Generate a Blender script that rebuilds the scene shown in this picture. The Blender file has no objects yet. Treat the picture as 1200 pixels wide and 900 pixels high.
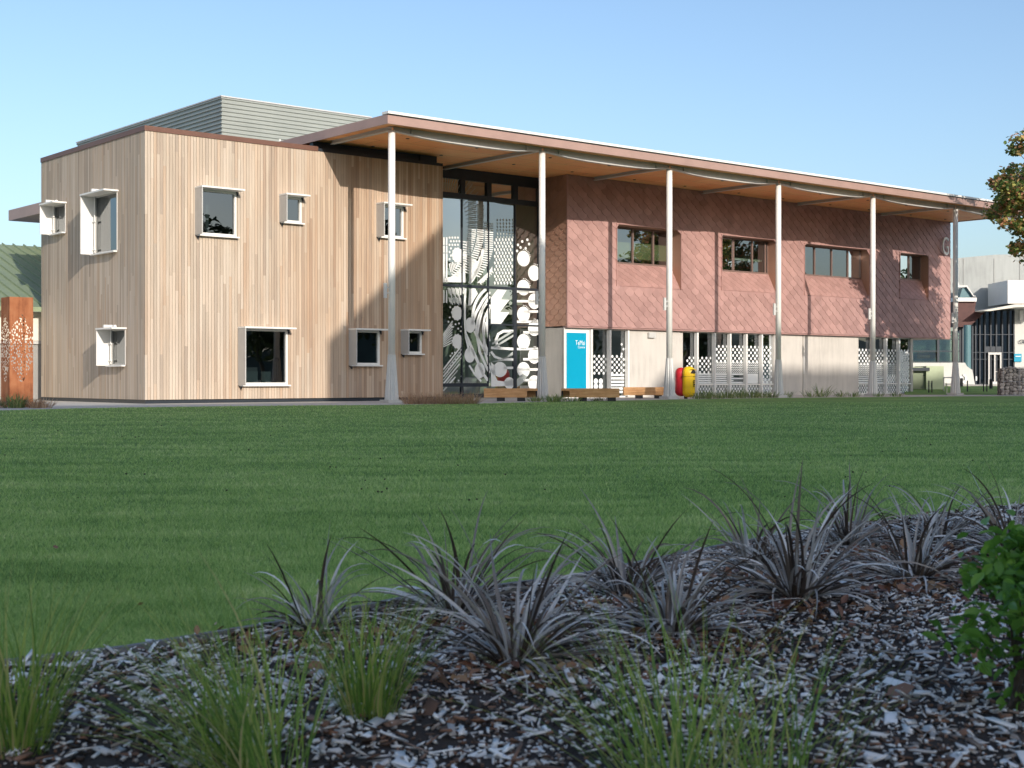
import bpy, bmesh, math, random
import numpy as np
from mathutils import Vector, Matrix
random.seed(7); rng = np.random.default_rng(7)
SC = bpy.context.scene; COL = SC.collection
R = math.radians
# ------------------------------------------------------------------ frames
F, CX, HY, EYE = 1640., 600., 443., .8
_U = np.array([1971., 1640.]); _U /= np.linalg.norm(_U); _V = np.array([-_U[1], _U[0]])
ANG = math.atan2(_U[1], _U[0]); C1 = np.array([-3.88966, 45.24138])
class Frame:
    def __init__(s, o, a): s.o = np.array(o, float); s.a = a; s.u = np.array([math.cos(a), math.sin(a)]); s.v = np.array([-s.u[1], s.u[0]])
    def w(s, p): q = s.o + p[0]*s.u + p[1]*s.v; return (q[0], q[1], p[2])
    def inv(s, p): d = np.array(p[:2]) - s.o; return (float(d @ s.u), float(d @ s.v))
B = Frame(C1, ANG); G = Frame((0, 0), 0)
def onw(x, y, w):                      # survey point -> (u, z) on a facade plane of the building frame
    r = np.array([(x-CX)/F, 1.]); A = np.array([r, -_U]).T
    t, u = np.linalg.solve(A, C1 + w*_V); return float(u), float(EYE+(HY-y)/F*t)
def onu(x, y, u):
    r = np.array([(x-CX)/F, 1.]); A = np.array([r, -_V]).T
    t, w = np.linalg.solve(A, C1 + u*_U); return float(w), float(EYE+(HY-y)/F*t)
def P(x, y, d): return ((x-CX)/F*d, d, EYE+(HY-y)/F*d)      # survey point at distance d
def gp(x, y): t = F*EYE/(y-HY); return ((x-CX)/F*t, t)
# ------------------------------------------------------------------ mesh builder
ORG = {}
def setp(o, label=None, cat=None, group=None, kind=None):
    if label: o['label'] = label
    if cat: o['category'] = cat
    if group: o['group'] = group
    if kind: o['kind'] = kind
    return o
def thing(name, label, cat, loc, fr=B, group=None):
    o = bpy.data.objects.new(name, None); COL.objects.link(o); o.empty_display_size = .3
    o.location = fr.w(loc); o.rotation_euler = (0, 0, fr.a); ORG[o.name] = (loc, fr)
    return setp(o, label, cat, group)
class MB:
    def __init__(s): s.v = []; s.f = []; s.m = []
    def add(s, vs, fs, mi=0):
        b = len(s.v); s.v += [tuple(p) for p in vs]; s.f += [tuple(b+i for i in f) for f in fs]; s.m += [mi]*len(fs); return s
    def box(s, a, b, mi=0):
        x0, y0, z0 = [min(p, q) for p, q in zip(a, b)]; x1, y1, z1 = [max(p, q) for p, q in zip(a, b)]
        return s.add([(x0,y0,z0),(x1,y0,z0),(x1,y1,z0),(x0,y1,z0),(x0,y0,z1),(x1,y0,z1),(x1,y1,z1),(x0,y1,z1)],
              [(0,3,2,1),(4,5,6,7),(0,1,5,4),(1,2,6,5),(2,3,7,6),(3,0,4,7)], mi)
    def quad(s, a, b, c, d, mi=0): return s.add([a, b, c, d], [(0,1,2,3)], mi)
    def prism(s, pts, axis, a, b, mi=0):   # pts 2D polygon; extruded along axis from a to b
        def mk(p, t): q = list(p); q.insert(axis, t); return q
        n = len(pts); vs = [mk(p, a) for p in pts]+[mk(p, b) for p in pts]
        return s.add(vs, [tuple(range(n-1,-1,-1)), tuple(range(n, 2*n))]+[(i,(i+1)%n,n+(i+1)%n,n+i) for i in range(n)], mi)
    def tube(s, p, q, r0, r1=None, n=10, cap=True, mi=0):
        r1 = r0 if r1 is None else r1; p = Vector(p); q = Vector(q); d = (q-p).normalized()
        e = d.orthogonal().normalized(); g = d.cross(e); vs = []
        for c, r in ((p, r0), (q, r1)):
            for i in range(n):
                t = 2*math.pi*i/n; vs.append(tuple(c + e*(r*math.cos(t)) + g*(r*math.sin(t))))
        fs = [(i,(i+1)%n,n+(i+1)%n,n+i) for i in range(n)]
        if cap: fs += [tuple(range(n-1,-1,-1)), tuple(range(n, 2*n))]
        return s.add(vs, fs, mi)
    def path(s, pts, rs, n=7, mi=0):
        for i in range(len(pts)-1): s.tube(pts[i], pts[i+1], rs[i], rs[i+1], n, True, mi)
        return s
    def loft(s, rings, mi=0, cap=True):
        n = len(rings[0]); vs = [p for r in rings for p in r]; fs = []
        for k in range(len(rings)-1):
            for i in range(n): fs.append((k*n+i, k*n+(i+1)%n, (k+1)*n+(i+1)%n, (k+1)*n+i))
        if cap: fs += [tuple(range(n-1,-1,-1)), tuple(range((len(rings)-1)*n, len(rings)*n))]
        return s.add(vs, fs, mi)
    def build(s, name, mat, parent=None, org=None, fr=B, smooth=False, fix=True):
        if parent is not None:
            org, fr = ORG[parent.name]
        elif org is None: org = (0, 0, 0)
        me = bpy.data.meshes.new(name)
        me.from_pydata([(p[0]-org[0], p[1]-org[1], p[2]-org[2]) for p in s.v], [], s.f)
        mats = mat if isinstance(mat, (list, tuple)) else [mat]
        for m in mats: me.materials.append(m)
        if len(mats) > 1: me.polygons.foreach_set('material_index', s.m)
        if smooth: me.polygons.foreach_set('use_smooth', [True]*len(me.polygons))
        if fix:
            bm = bmesh.new(); bm.from_mesh(me); bmesh.ops.recalc_face_normals(bm, faces=bm.faces); bm.to_mesh(me); bm.free()
        me.update(); o = bpy.data.objects.new(name, me); COL.objects.link(o); ORG[o.name] = (org, fr)
        if parent is not None: o.parent = parent
        else: o.location = fr.w(org); o.rotation_euler = (0, 0, fr.a)
        return o
def npmesh(name, verts, faces, mat, parent=None, loc=(0,0,0), smooth=False):
    verts = np.asarray(verts, np.float32); faces = np.asarray(faces, np.int32)
    me = bpy.data.meshes.new(name); k = faces.shape[1]
    me.vertices.add(len(verts)); me.vertices.foreach_set('co', (verts-np.array(loc, np.float32)).ravel())
    me.loops.add(faces.size); me.loops.foreach_set('vertex_index', faces.ravel())
    me.polygons.add(len(faces)); me.polygons.foreach_set('loop_start', np.arange(0, faces.size, k, dtype=np.int32))
    me.polygons.foreach_set('loop_total', np.full(len(faces), k, np.int32))
    if smooth: me.polygons.foreach_set('use_smooth', np.ones(len(faces), bool))
    me.materials.append(mat); me.update(calc_edges=True); me.validate()
    o = bpy.data.objects.new(name, me); COL.objects.link(o)
    if parent is not None: o.parent = parent
    else: o.location = loc
    return o
# ------------------------------------------------------------------ materials
class NT:
    def __init__(s, name):
        s.m = bpy.data.materials.new(name); s.m.use_nodes = True; s.t = s.m.node_tree; s.t.nodes.clear()
        s.out = s.t.nodes.new('ShaderNodeOutputMaterial')
    def n(s, typ, **kw):
        nd = s.t.nodes.new('ShaderNode'+typ)
        ins = kw.pop('i', {})
        for k, v in kw.items(): setattr(nd, k, v)
        for k, v in ins.items():
            if hasattr(v, 'is_output') or hasattr(v, 'links'): s.t.links.new(v, nd.inputs[k])
            else: nd.inputs[k].default_value = v
        return nd
    def math(s, op, a, b=0., c=None):
        nd = s.t.nodes.new('ShaderNodeMath'); nd.operation = op
        for i, v in enumerate([a, b] + ([c] if c is not None else [])):
            if hasattr(v, 'links'): s.t.links.new(v, nd.inputs[i])
            else: nd.inputs[i].default_value = v
        return nd.outputs[0]
    def ramp(s, fac, stops, interp='LINEAR'):
        nd = s.t.nodes.new('ShaderNodeValToRGB'); nd.color_ramp.interpolation = interp; e = nd.color_ramp.elements
        while len(e) < len(stops): e.new(.5)
        for el, (p, c) in zip(e, stops): el.position = p; el.color = (c[0], c[1], c[2], 1)
        s.t.links.new(fac, nd.inputs[0]); return nd.outputs[0]
    def mix(s, fac, a, b, blend='MIX'):
        nd = s.t.nodes.new('ShaderNodeMix'); nd.data_type = 'RGBA'; nd.blend_type = blend
        for idx, v in ((0, fac), (6, a), (7, b)):
            if hasattr(v, 'links'): s.t.links.new(v, nd.inputs[idx])
            else: nd.inputs[idx].default_value = v if idx == 0 else (v[0], v[1], v[2], 1)
        return nd.outputs[2]
    def coord(s, which='Object', scale=None, rot=None):
        o = s.n('TexCoord').outputs[which]
        if scale or rot:
            mp = s.n('Mapping', i={'Vector': o})
            if scale: mp.inputs['Scale'].default_value = scale
            if rot: mp.inputs['Rotation'].default_value = rot
            o = mp.outputs[0]
        return o
    def noise(s, vec, scale, detail=3, rough=.55): return s.n('TexNoise', i={'Vector': vec, 'Scale': scale, 'Detail': detail, 'Roughness': rough}).outputs[0]
    def bump(s, h, dist=.01, strength=1.): return s.n('Bump', i={'Height': h, 'Distance': dist, 'Strength': strength}).outputs[0]
    def bsdf(s, col, rough=.6, metal=0., normal=None, spec=.4, **kw):
        i = {'Base Color': col if hasattr(col, 'links') else (col[0], col[1], col[2], 1), 'Roughness': rough, 'Metallic': metal, 'Specular IOR Level': spec}
        if normal is not None: i['Normal'] = normal
        i.update(kw); nd = s.n('BsdfPrincipled', i=i); return nd.outputs[0]
    def done(s, sh): s.t.links.new(sh, s.out.inputs[0]); return s.m
def simple(name, col, rough=.6, metal=0., var=.12, sc=3., fine=40., bump=.0, spec=.4):
    t = NT(name); c = t.coord(); n = t.noise(c, sc, 4); n2 = t.noise(c, fine, 3)
    k = t.math('ADD', t.math('MULTIPLY', n, .65), t.math('MULTIPLY', n2, .35))
    lo = tuple(x*(1-2*var) for x in col); hi = tuple(min(1, x*(1+1.2*var)) for x in col)
    cc = t.ramp(k, [(.3, lo), (.5, col), (.7, hi)])
    return t.done(t.bsdf(cc, rough, metal, t.bump(n2, bump) if bump else None, spec))
M = {}
def timber():
    t = NT('weathered_cedar'); sp = t.n('SeparateXYZ', i={0: t.coord()}); x, y, z = sp.outputs
    s = t.math('DIVIDE', t.math('ADD', x, y), .105); fl = t.math('FLOOR', s); fr = t.math('FRACT', s)
    r1 = t.n('TexWhiteNoise', noise_dimensions='1D', i={'W': fl}).outputs[0]
    zz = t.math('FLOOR', t.math('DIVIDE', t.math('ADD', z, t.math('MULTIPLY', r1, 9.)), 4.4))
    cb = t.n('CombineXYZ', i={0: fl, 1: zz}).outputs[0]
    r2 = t.n('TexWhiteNoise', noise_dimensions='2D', i={'Vector': cb}).outputs[0]
    r3 = t.n('TexWhiteNoise', noise_dimensions='2D', i={'Vector': t.n('CombineXYZ', i={0: zz, 1: fl}).outputs[0]}).outputs[0]
    silver = t.ramp(r2, [(0, (.38, .31, .245)), (.35, (.47, .39, .305)), (.7, (.54, .455, .365)), (1, (.47, .36, .265))])
    warm = t.ramp(r2, [(0, (.36, .225, .14)), (.4, (.46, .32, .215)), (.75, (.54, .395, .275)), (1, (.42, .265, .165))])
    mr = t.n('MapRange', i={0: x, 1: -4.5, 2: 3.5, 3: .05, 4: .8}).outputs[0]
    big = t.noise(t.coord(scale=(.5, .5, .22)), 1.1, 4)
    f = t.math('ADD', mr, t.math('MULTIPLY', t.math('SUBTRACT', big, .5), 1.4)); f.node.use_clamp = True
    f2 = t.math('ADD', f, t.math('MULTIPLY', t.math('SUBTRACT', r3, .5), .35)); f2.node.use_clamp = True
    col = t.mix(f2, silver, warm)
    g = t.noise(t.coord(scale=(26, 26, .7)), 1., 5, .65); g2 = t.noise(t.coord(scale=(5, 5, .35)), 1., 3)
    col = t.mix(.55, col, t.ramp(g, [(.3, (.42,.42,.42)), (.6, (.56,.56,.56)), (.8, (.62,.62,.62))]), 'OVERLAY')
    col = t.mix(.4, col, t.ramp(g2, [(.3, (.36,.35,.34)), (.7, (.6,.6,.6))]), 'OVERLAY')
    edge = t.math('MINIMUM', fr, t.math('SUBTRACT', 1., fr))
    gr = t.n('MapRange', i={0: edge, 1: .0, 2: .07, 3: .0, 4: 1.}).outputs[0]
    col = t.mix(t.math('MULTIPLY', t.math('SUBTRACT', 1., gr), .6), col, (.12, .08, .05))
    h = t.math('ADD', gr, t.math('MULTIPLY', g, .2)); h = t.math('ADD', h, t.math('MULTIPLY', r3, .35))
    return t.done(t.bsdf(col, .75, 0, t.bump(h, .012), .25))
M['timber'] = timber()
M['brown'] = simple('brown_cap_metal', (.17, .085, .06), .45, .2, .08)
M['fascia'] = simple('mauve_fascia_metal', (.44, .285, .235), .42, .25, .07, 1.2)
def soffit():
    t = NT('plywood_soffit'); co = t.coord(); sp = t.n('SeparateXYZ', i={0: co})
    br = t.n('TexBrick', offset=.5, i={'Vector': co, 'Scale': 1., 'Mortar Size': .006, 'Brick Width': 2.4, 'Row Height': 1.2, 'Color1': (.92,.40,.16,1), 'Color2': (1.0,.50,.22,1), 'Mortar': (.10,.05,.03,1)})
    g = t.noise(t.coord(scale=(1.2, 14, 1)), 1.5, 5); n = t.noise(co, .9, 3)
    col = t.mix(.5, br.outputs[0], t.ramp(g, [(.3,(.40,.38,.36)),(.7,(.62,.62,.62))]), 'OVERLAY')
    col = t.mix(.35, col, t.ramp(n, [(.3,(.38,.36,.34)),(.7,(.64,.64,.64))]), 'OVERLAY')
    return t.done(t.bsdf(col, .5, 0, None, .4))
M['soffit'] = soffit()
M['white'] = simple('white_paint', (.78, .76, .71), .42, 0, .03, 1.5)
M['greywhite'] = simple('pale_grey_steel', (.56, .55, .52), .4, .1, .04)
M['fin'] = simple('pale_grey_fin', (.50, .49, .46), .5, .1, .04)
def terra(name, a, b):
    t = NT(name); rp = t.n('NewGeometry').outputs['Random Per Island']
    n = t.noise(t.coord(), 1.1, 4); n2 = t.noise(t.coord(), 60, 3)
    col = t.mix(rp, a, b); col = t.mix(.45, col, t.ramp(n, [(.3,(.42,.42,.42)),(.7,(.6,.6,.6))]), 'OVERLAY')
    col = t.mix(.3, col, t.ramp(n2, [(.3,(.42,.4,.4)),(.7,(.6,.6,.6))]), 'OVERLAY')
    st = t.noise(t.coord(scale=(3.5, 3.5, .25)), 1., 4); col = t.mix(.35, col, t.ramp(st, [(.35,(.40,.40,.41)),(.65,(.58,.58,.58))]), 'OVERLAY')
    return t.done(t.bsdf(col, .5, .15, None, .4))
M['terra'] = terra('terracotta_metal', (.375, .22, .195), (.465, .28, .248))
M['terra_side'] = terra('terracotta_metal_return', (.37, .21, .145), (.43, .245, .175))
def concrete(name, col, var=.1, joint=None):
    t = NT(name); c = t.coord(); n = t.noise(c, .8, 5); n2 = t.noise(t.coord(scale=(4, 4, .5)), 1.5, 4); n3 = t.noise(c, 55, 3)
    k = t.math('ADD', t.math('MULTIPLY', n, .4), t.math('ADD', t.math('MULTIPLY', n2, .35), t.math('MULTIPLY', n3, .25)))
    cc = t.ramp(k, [(.33, tuple(x*(1-2.2*var) for x in col)), (.5, col), (.66, tuple(min(1, x*(1+var)) for x in col))])
    return t.done(t.bsdf(cc, .85, 0, t.bump(n3, .004), .25))
M['conc'] = concrete('board_concrete', (.55, .515, .465)); M['conc_dark'] = concrete('grey_concrete', (.43, .41, .375), .12)
M['conc_far'] = concrete('shaded_grey_concrete', (.36, .375, .36), .1); M['conc_path'] = concrete('path_concrete', (.50, .48, .44), .1)  # far wall's grey takes in the shade lying on it
M['kerb'] = concrete('grey_edging', (.22, .22, .22), .15)
M['dark'] = simple('charcoal_frame', (.035, .042, .052), .4, .3, .1)
M['black'] = simple('black_steel', (.03, .03, .033), .45, .3, .1)
M['frame_brown'] = simple('bronze_window_frame', (.27, .18, .15), .4, .4, .08)
M['interior'] = simple('interior_grey', (.30, .29, .27), .8, 0, .15, .6); M['int_dark'] = simple('interior_dark', (.38, .39, .38), .8, 0, .2, .7)
M['int_pale'] = simple('interior_pale', (.66, .66, .56), .8, 0, .1, .5)
M['blind'] = simple('olive_blind', (.40, .37, .20), .8, 0, .05)
M['vinyl'] = simple('white_vinyl', (.80, .82, .80), .5, 0, .02)
M['vinyl_pale'] = simple('frosted_vinyl', (.42, .46, .44), .5, 0, .05)
M['blue'] = simple('turquoise_panel', (.0, .30, .46), .35, 0, .03, .8)
M['darkred'] = simple('dark_red_cladding', (.085, .03, .025), .6, 0, .2)
M['teal'] = simple('teal_column_paint', (.10, .20, .22), .5, 0, .06)
def glass(name, tint, k, f):
    t = NT(name); tr = t.n('BsdfTransparent', i={'Color': (*tint, 1)}).outputs[0]
    w = t.noise(t.coord(), .9, 1); gl = t.n('BsdfGlossy', i={'Color': (.93, .97, 1, 1), 'Roughness': .004, 'Normal': t.bump(w, .004)}).outputs[0]
    fr = t.n('Fresnel', i={'IOR': 1.5}).outputs[0]
    fac = t.math('ADD', t.math('MULTIPLY', fr, f), k); fac.node.use_clamp = True
    return t.done(t.n('MixShader', i={0: fac, 1: tr, 2: gl}).outputs[0])
M['glass'] = glass('window_glass', (.45, .54, .50), .20, 1.4)
M['glass_dark'] = glass('tinted_glass', (.22, .27, .28), .10, 1.2)
M['glass_clear'] = glass('clear_glass', (.60, .70, .66), .25, 1.3)
def corr(name, col): return simple(name, col, .42, .25, .06, .8)
M['corr'] = corr('grey_green_corrugated', (.33, .35, .32))
M['greenroof'] = simple('sage_green_roofing', (.25, .305, .185), .45, .1, .06)
def corten():
    t = NT('perforated_corten'); sp = t.n('SeparateXYZ', i={0: t.coord()}); x, y, z = sp.outputs
    n = t.noise(t.coord(), 3, 5); n2 = t.noise(t.coord(scale=(8, 8, .6)), 1.5, 4)
    col = t.ramp(t.math('ADD', t.math('MULTIPLY', n, .5), t.math('MULTIPLY', n2, .5)), [(.3, (.17, .055, .025)), (.5, (.34, .125, .055)), (.7, (.42, .19, .09))])
    s = t.math('ADD', x, y)
    cb = t.n('CombineXYZ', i={0: t.math('MULTIPLY', s, 1.35), 1: t.math('MULTIPLY', z, .8)}).outputs[0]
    vo = t.n('TexVoronoi', voronoi_dimensions='2D', i={'Vector': cb, 'Scale': 13., 'Randomness': .9}).outputs[0]
    nn = t.noise(t.coord(), 4, 2)
    zt = t.n('MapRange', i={0: z, 1: .55, 2: 2.6, 3: 0., 4: 1.}).outputs[0]      # leaf outline widens low, narrows to the tip
    wdt = t.math('MULTIPLY', t.math('SINE', t.math('MULTIPLY', t.math('POWER', zt, 1.2), math.pi)), .40)
    face = t.math('ABSOLUTE', t.math('ADD', x, .02))
    inside = t.math('LESS_THAN', t.math('ABSOLUTE', t.math('SUBTRACT', t.math('FRACT', t.math('ADD', s, 5.83)), .5)), wdt)
    hole = t.math('MULTIPLY', t.math('LESS_THAN', vo, t.math('MULTIPLY', nn, .55)), inside)
    sh = t.n('MixShader', i={0: hole, 1: t.bsdf(col, .8, 0, t.bump(n, .004), .2), 2: t.n('BsdfTransparent').outputs[0]}).outputs[0]
    return t.done(sh)
M['corten'] = corten()
def leafmat(name, stops, trans=.35, rough=.45, back=None):
    t = NT(name); g = t.n('NewGeometry'); rp = g.outputs['Random Per Island']
    n = t.noise(t.coord('Object'), 1.3, 2); n = t.math('MULTIPLY_ADD', t.math('SUBTRACT', n, .5), 2., .5)
    k = t.math('ADD', t.math('MULTIPLY', rp, .75), t.math('MULTIPLY', n, .25))
    col = t.ramp(k, stops)
    if back: col = t.mix(g.outputs['Backfacing'], col, back)
    b = t.bsdf(col, rough, 0, None, .45); tr = t.n('BsdfTranslucent', i={'Color': col}).outputs[0]
    return t.done(t.n('MixShader', i={0: trans, 1: b, 2: tr}).outputs[0])
M['lawnblade'] = leafmat('lawn_blades', [(0, (.030, .075, .018)), (.5, (.060, .135, .030)), (.85, (.095, .17, .045)), (1, (.17, .17, .07))], .3)
M['grass'] = leafmat('tussock_blades', [(0, (.10, .19, .04)), (.4, (.24, .40, .07)), (.7, (.48, .56, .12)), (.85, (.66, .56, .24)), (1, (.50, .36, .20))], .4)
M['brown_grass'] = leafmat('brown_sedge_blades', [(0, (.34, .20, .12)), (.5, (.52, .35, .22)), (1, (.68, .52, .36))], .3)
M['plant'] = leafmat('border_leaves', [(0, (.08, .15, .05)), (.6, (.22, .30, .10)), (1, (.45, .44, .20))], .3)
M['shrub'] = leafmat('shrub_leaves', [(0, (.08, .20, .03)), (.6, (.17, .36, .05)), (1, (.30, .50, .08))], .4, .35)
M['autumn'] = leafmat('autumn_leaves', [(0, (.07, .13, .04)), (.38, (.17, .25, .07)), (.58, (.46, .44, .12)), (.78, (.66, .36, .20)), (1, (.46, .14, .10))], .4)
M['tree'] = leafmat('tree_leaves', [(0, (.02, .045, .012)), (.5, (.05, .085, .02)), (1, (.10, .12, .03))], .25)
def astelia():
    t = NT('bronze_silver_blades'); g = t.n('NewGeometry'); rp = g.outputs['Random Per Island']
    n = t.noise(t.coord(scale=(20, 20, 20)), 1., 2)
    top = t.ramp(rp, [(0, (.05, .032, .02)), (.5, (.13, .09, .06)), (.72, (.36, .32, .27)), (1, (.95, .93, .90))])
    bot = t.ramp(rp, [(0, (.16, .11, .07)), (.45, (.42, .39, .35)), (.7, (.85, .83, .80)), (1, (.14, .095, .06))])
    col = t.mix(g.outputs['Backfacing'], top, bot); col = t.mix(.35, col, t.ramp(n, [(.3,(.35,.34,.33)),(.7,(.62,.62,.62))]), 'OVERLAY')
    return t.done(t.n('MixShader', i={0: .12, 1: t.bsdf(col, .28, 0, None, .8), 2: t.n('BsdfTranslucent', i={'Color': col}).outputs[0]}).outputs[0])
M['astelia'] = astelia()
def chips():
    t = NT('bark_chips'); rp = t.n('NewGeometry').outputs['Random Per Island']; c = t.coord(); n = t.noise(c, 1.6, 3); n2 = t.noise(c, 120, 2)
    k = t.math('ADD', rp, t.math('MULTIPLY', t.math('SUBTRACT', n, .5), 1.3)); k.node.use_clamp = True
    col = t.ramp(k, [(0, (.03, .022, .016)), (.16, (.09, .06, .045)), (.30, (.33, .17, .10)), (.38, (.30, .25, .21)), (.55, (.72, .68, .64)), (1, (1., .98, .95))])
    col = t.mix(.4, col, t.ramp(n2, [(.3,(.35,.35,.35)),(.7,(.6,.6,.6))]), 'OVERLAY')
    return t.done(t.bsdf(col, .7, 0, None, .3))
M['chips'] = chips()
M['soil'] = simple('dark_soil', (.045, .032, .025), .95, 0, .3, 6, 90, .01)
M['bark'] = simple('tree_bark', (.10, .075, .055), .9, 0, .25, 4, 50, .02)
M['litter'] = leafmat('fallen_leaf', [(0, (.13, .055, .035)), (.5, (.27, .125, .07)), (1, (.45, .28, .14))], .1)
def lawn():
    t = NT('lawn_turf'); c = t.coord(); a = t.noise(t.coord(scale=(.35, 1.5, 1), rot=(0, 0, R(-4))), 1., 6, .68); b = t.noise(c, 14, 4); d = t.noise(c, 90, 3)
    e = t.noise(c, .35, 3)
    k = t.math('ADD', t.math('MULTIPLY', a, .45), t.math('ADD', t.math('MULTIPLY', b, .2), t.math('ADD', t.math('MULTIPLY', e, .2), t.math('MULTIPLY', d, .15))))
    col = t.ramp(k, [(.36, (.10, .18, .05)), (.48, (.20, .33, .095)), (.56, (.28, .41, .12)), (.68, (.40, .47, .17))])
    return t.done(t.bsdf(col, .9, 0, t.bump(t.math('ADD', b, d), .03), .15))
M['lawn'] = lawn()
def lawnbl():
    t = NT('lawn_blades_far'); rp = t.n('NewGeometry').outputs['Random Per Island']
    a = t.noise(t.coord(scale=(.35, 1.5, 1), rot=(0, 0, R(-4))), 1., 6, .68); e = t.noise(t.coord(), .35, 3)
    p3 = t.noise(t.coord(), 3.2, 4, .7); k = t.math('ADD', t.math('MULTIPLY', a, .42), t.math('ADD', t.math('MULTIPLY', e, .16), t.math('ADD', t.math('MULTIPLY', rp, .20), t.math('MULTIPLY', p3, .22))))
    spot = t.n('MapRange', i={0: t.noise(t.coord(scale=(1, 1.6, 1)), 5.5, 2), 1: .26, 2: .33, 3: .45, 4: 1.}).outputs[0]
    col = t.ramp(k, [(.34, (.10, .20, .05)), (.45, (.30, .48, .13)), (.55, (.47, .64, .20)), (.66, (.74, .78, .38))])
    col = t.mix(1., col, t.n('CombineColor', i={0: spot, 1: spot, 2: spot}).outputs[0], 'MULTIPLY')
    b = t.bsdf(col, .55, 0, None, .35); tr = t.n('BsdfTranslucent', i={'Color': col}).outputs[0]
    return t.done(t.n('MixShader', i={0: .3, 1: b, 2: tr}).outputs[0])
M['lawnblade'] = lawnbl()
def bench_wood():
    t = NT('bench_hardwood'); g = t.noise(t.coord(scale=(1.2, 18, 18)), 1.5, 5, .6); n = t.noise(t.coord(), 2.5, 3)
    col = t.ramp(t.math('ADD', t.math('MULTIPLY', g, .65), t.math('MULTIPLY', n, .35)), [(.3, (.34, .16, .07)), (.5, (.58, .31, .13)), (.7, (.72, .44, .22))])
    return t.done(t.bsdf(col, .6, 0, t.bump(g, .004), .3))
M['bench'] = bench_wood()
M['yellow'] = simple('yellow_plastic', (.80, .50, .01), .35, 0, .04); M['red'] = simple('red_plastic', (.52, .02, .03), .35, 0, .05)
M['bindark'] = simple('dark_opening', (.02, .015, .01), .7)
M['mint'] = simple('mint_render', (.50, .56, .38), .8, 0, .05); M['olive'] = simple('olive_door', (.22, .26, .17), .6, 0, .05)
M['offwhite'] = concrete('offwhite_render', (.60, .60, .56), .05); M['cream'] = simple('cream_render', (.72, .68, .58), .8, 0, .04)
M['ground'] = simple('ground_dirt', (.30, .29, .25), .95, 0, .2, .3)
M['hill'] = simple('hill_scrub', (.05, .07, .05), .95, 0, .3, .02, .2)
M['brick'] = simple('shade_caster_render', (.72, .69, .64), .8, 0, .08, .5)  # walls of the unseen shade casters, kept pale to bounce light
def gabion():
    t = NT('gabion_stone'); c = t.coord(); v = t.n('TexVoronoi', i={'Vector': c, 'Scale': 7.}); rp = v.outputs['Color']
    s = t.n('SeparateColor', i={0: rp}).outputs[0]
    col = t.ramp(s, [(0, (.16, .14, .13)), (.5, (.36, .32, .28)), (1, (.60, .54, .47))])
    col = t.mix(t.n('MapRange', i={0: v.outputs[0], 1: .3, 2: .7, 3: 0., 4: .85}).outputs[0], col, (.05, .045, .04))
    return t.done(t.bsdf(col, .9, 0, t.bump(t.math('SUBTRACT', 1., v.outputs[0]), .06), .2))
M['gabion'] = gabion()
M['wirenet'] = simple('galvanised_wire', (.45, .45, .45), .4, .6)

# ================================================================== MAIN BUILDING
U0, U1, W0, ZT = -6.83, 4.77, 3.6, 8.68
bld = thing('campus_building', 'two-storey building of pale timber and pink scale cladding under a long veranda roof', 'building', (0, 0, 0))
def wall_holes(mb, ax, plane, a0, a1, z0, z1, holes, th, inward):
    """wall sheet of thickness th on plane ax (0: u const, 1: w const) with rectangular openings"""
    xs = sorted({a0, a1} | {h[0] for h in holes} | {h[1] for h in holes}); zs = sorted({z0, z1} | {h[2] for h in holes} | {h[3] for h in holes})
    def pt(a, z, t): return (plane+t*inward, a, z) if ax == 0 else (a, plane+t*inward, z)
    def solid(i, j):
        if i < 0 or j < 0 or i >= len(xs)-1 or j >= len(zs)-1: return False
        cx, cz = (xs[i]+xs[i+1])/2, (zs[j]+zs[j+1])/2
        return not any(h[0] < cx < h[1] and h[2] < cz < h[3] for h in holes)
    idx = {}
    def V(i, j, t):
        k = (i, j, t)
        if k not in idx: idx[k] = len(mb.v); mb.v.append(pt(xs[i], zs[j], th if t else 0.))
        return idx[k]
    for i in range(len(xs)-1):
        for j in range(len(zs)-1):
            if not solid(i, j): continue
            fs = [(V(i,j,0), V(i+1,j,0), V(i+1,j+1,0), V(i,j+1,0)), (V(i,j,1), V(i,j+1,1), V(i+1,j+1,1), V(i+1,j,1))]
            if not solid(i-1, j): fs.append((V(i,j,0), V(i,j+1,0), V(i,j+1,1), V(i,j,1)))
            if not solid(i+1, j): fs.append((V(i+1,j,0), V(i+1,j,1), V(i+1,j+1,1), V(i+1,j+1,0)))
            if not solid(i, j-1): fs.append((V(i,j,0), V(i,j,1), V(i+1,j,1), V(i+1,j,0)))
            if not solid(i, j+1): fs.append((V(i,j+1,0), V(i+1,j+1,0), V(i+1,j+1,1), V(i,j+1,1)))
            mb.f += fs; mb.m += [0]*len(fs)
# timber windows: (a0, a1, z0, z1)
FW = [(-5.08, -3.66, 5.40, 6.86), (-2.00, -1.20, 6.02, 6.88), (1.90, 3.00, 5.78, 6.90), (-3.54, -1.74, .58, 2.42), (.75, 1.98, 1.26, 2.46), (2.95, 3.80, 1.68, 2.48)]
SW = [(5.62, 7.42, 4.92, 6.82), (9.85, 10.95, 5.86, 6.84), (5.0, 6.15, 1.22, 2.36)]
mb = MB(); wall_holes(mb, 1, W0, U0, U1, .12, 8.52, FW, .22, 1)
mb.build('timber_front_wall', M['timber'], bld)
mb = MB(); wall_holes(mb, 0, U0, W0+.225, 11.88, .12, 8.52, SW, .22, 1); mb.box((U0, 11.885, .12), (U1, 12.1, 8.52)); mb.box((U1-.2, W0+.225, .12), (U1, 11.88, 8.52))
mb.build('timber_side_wall', M['timber'], bld)
mb = MB(); mb.box((U0-.03, W0-.03, 8.52), (-.55, 12.1, 8.68)); 
mb.build('parapet_cap', M['brown'], bld)
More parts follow.
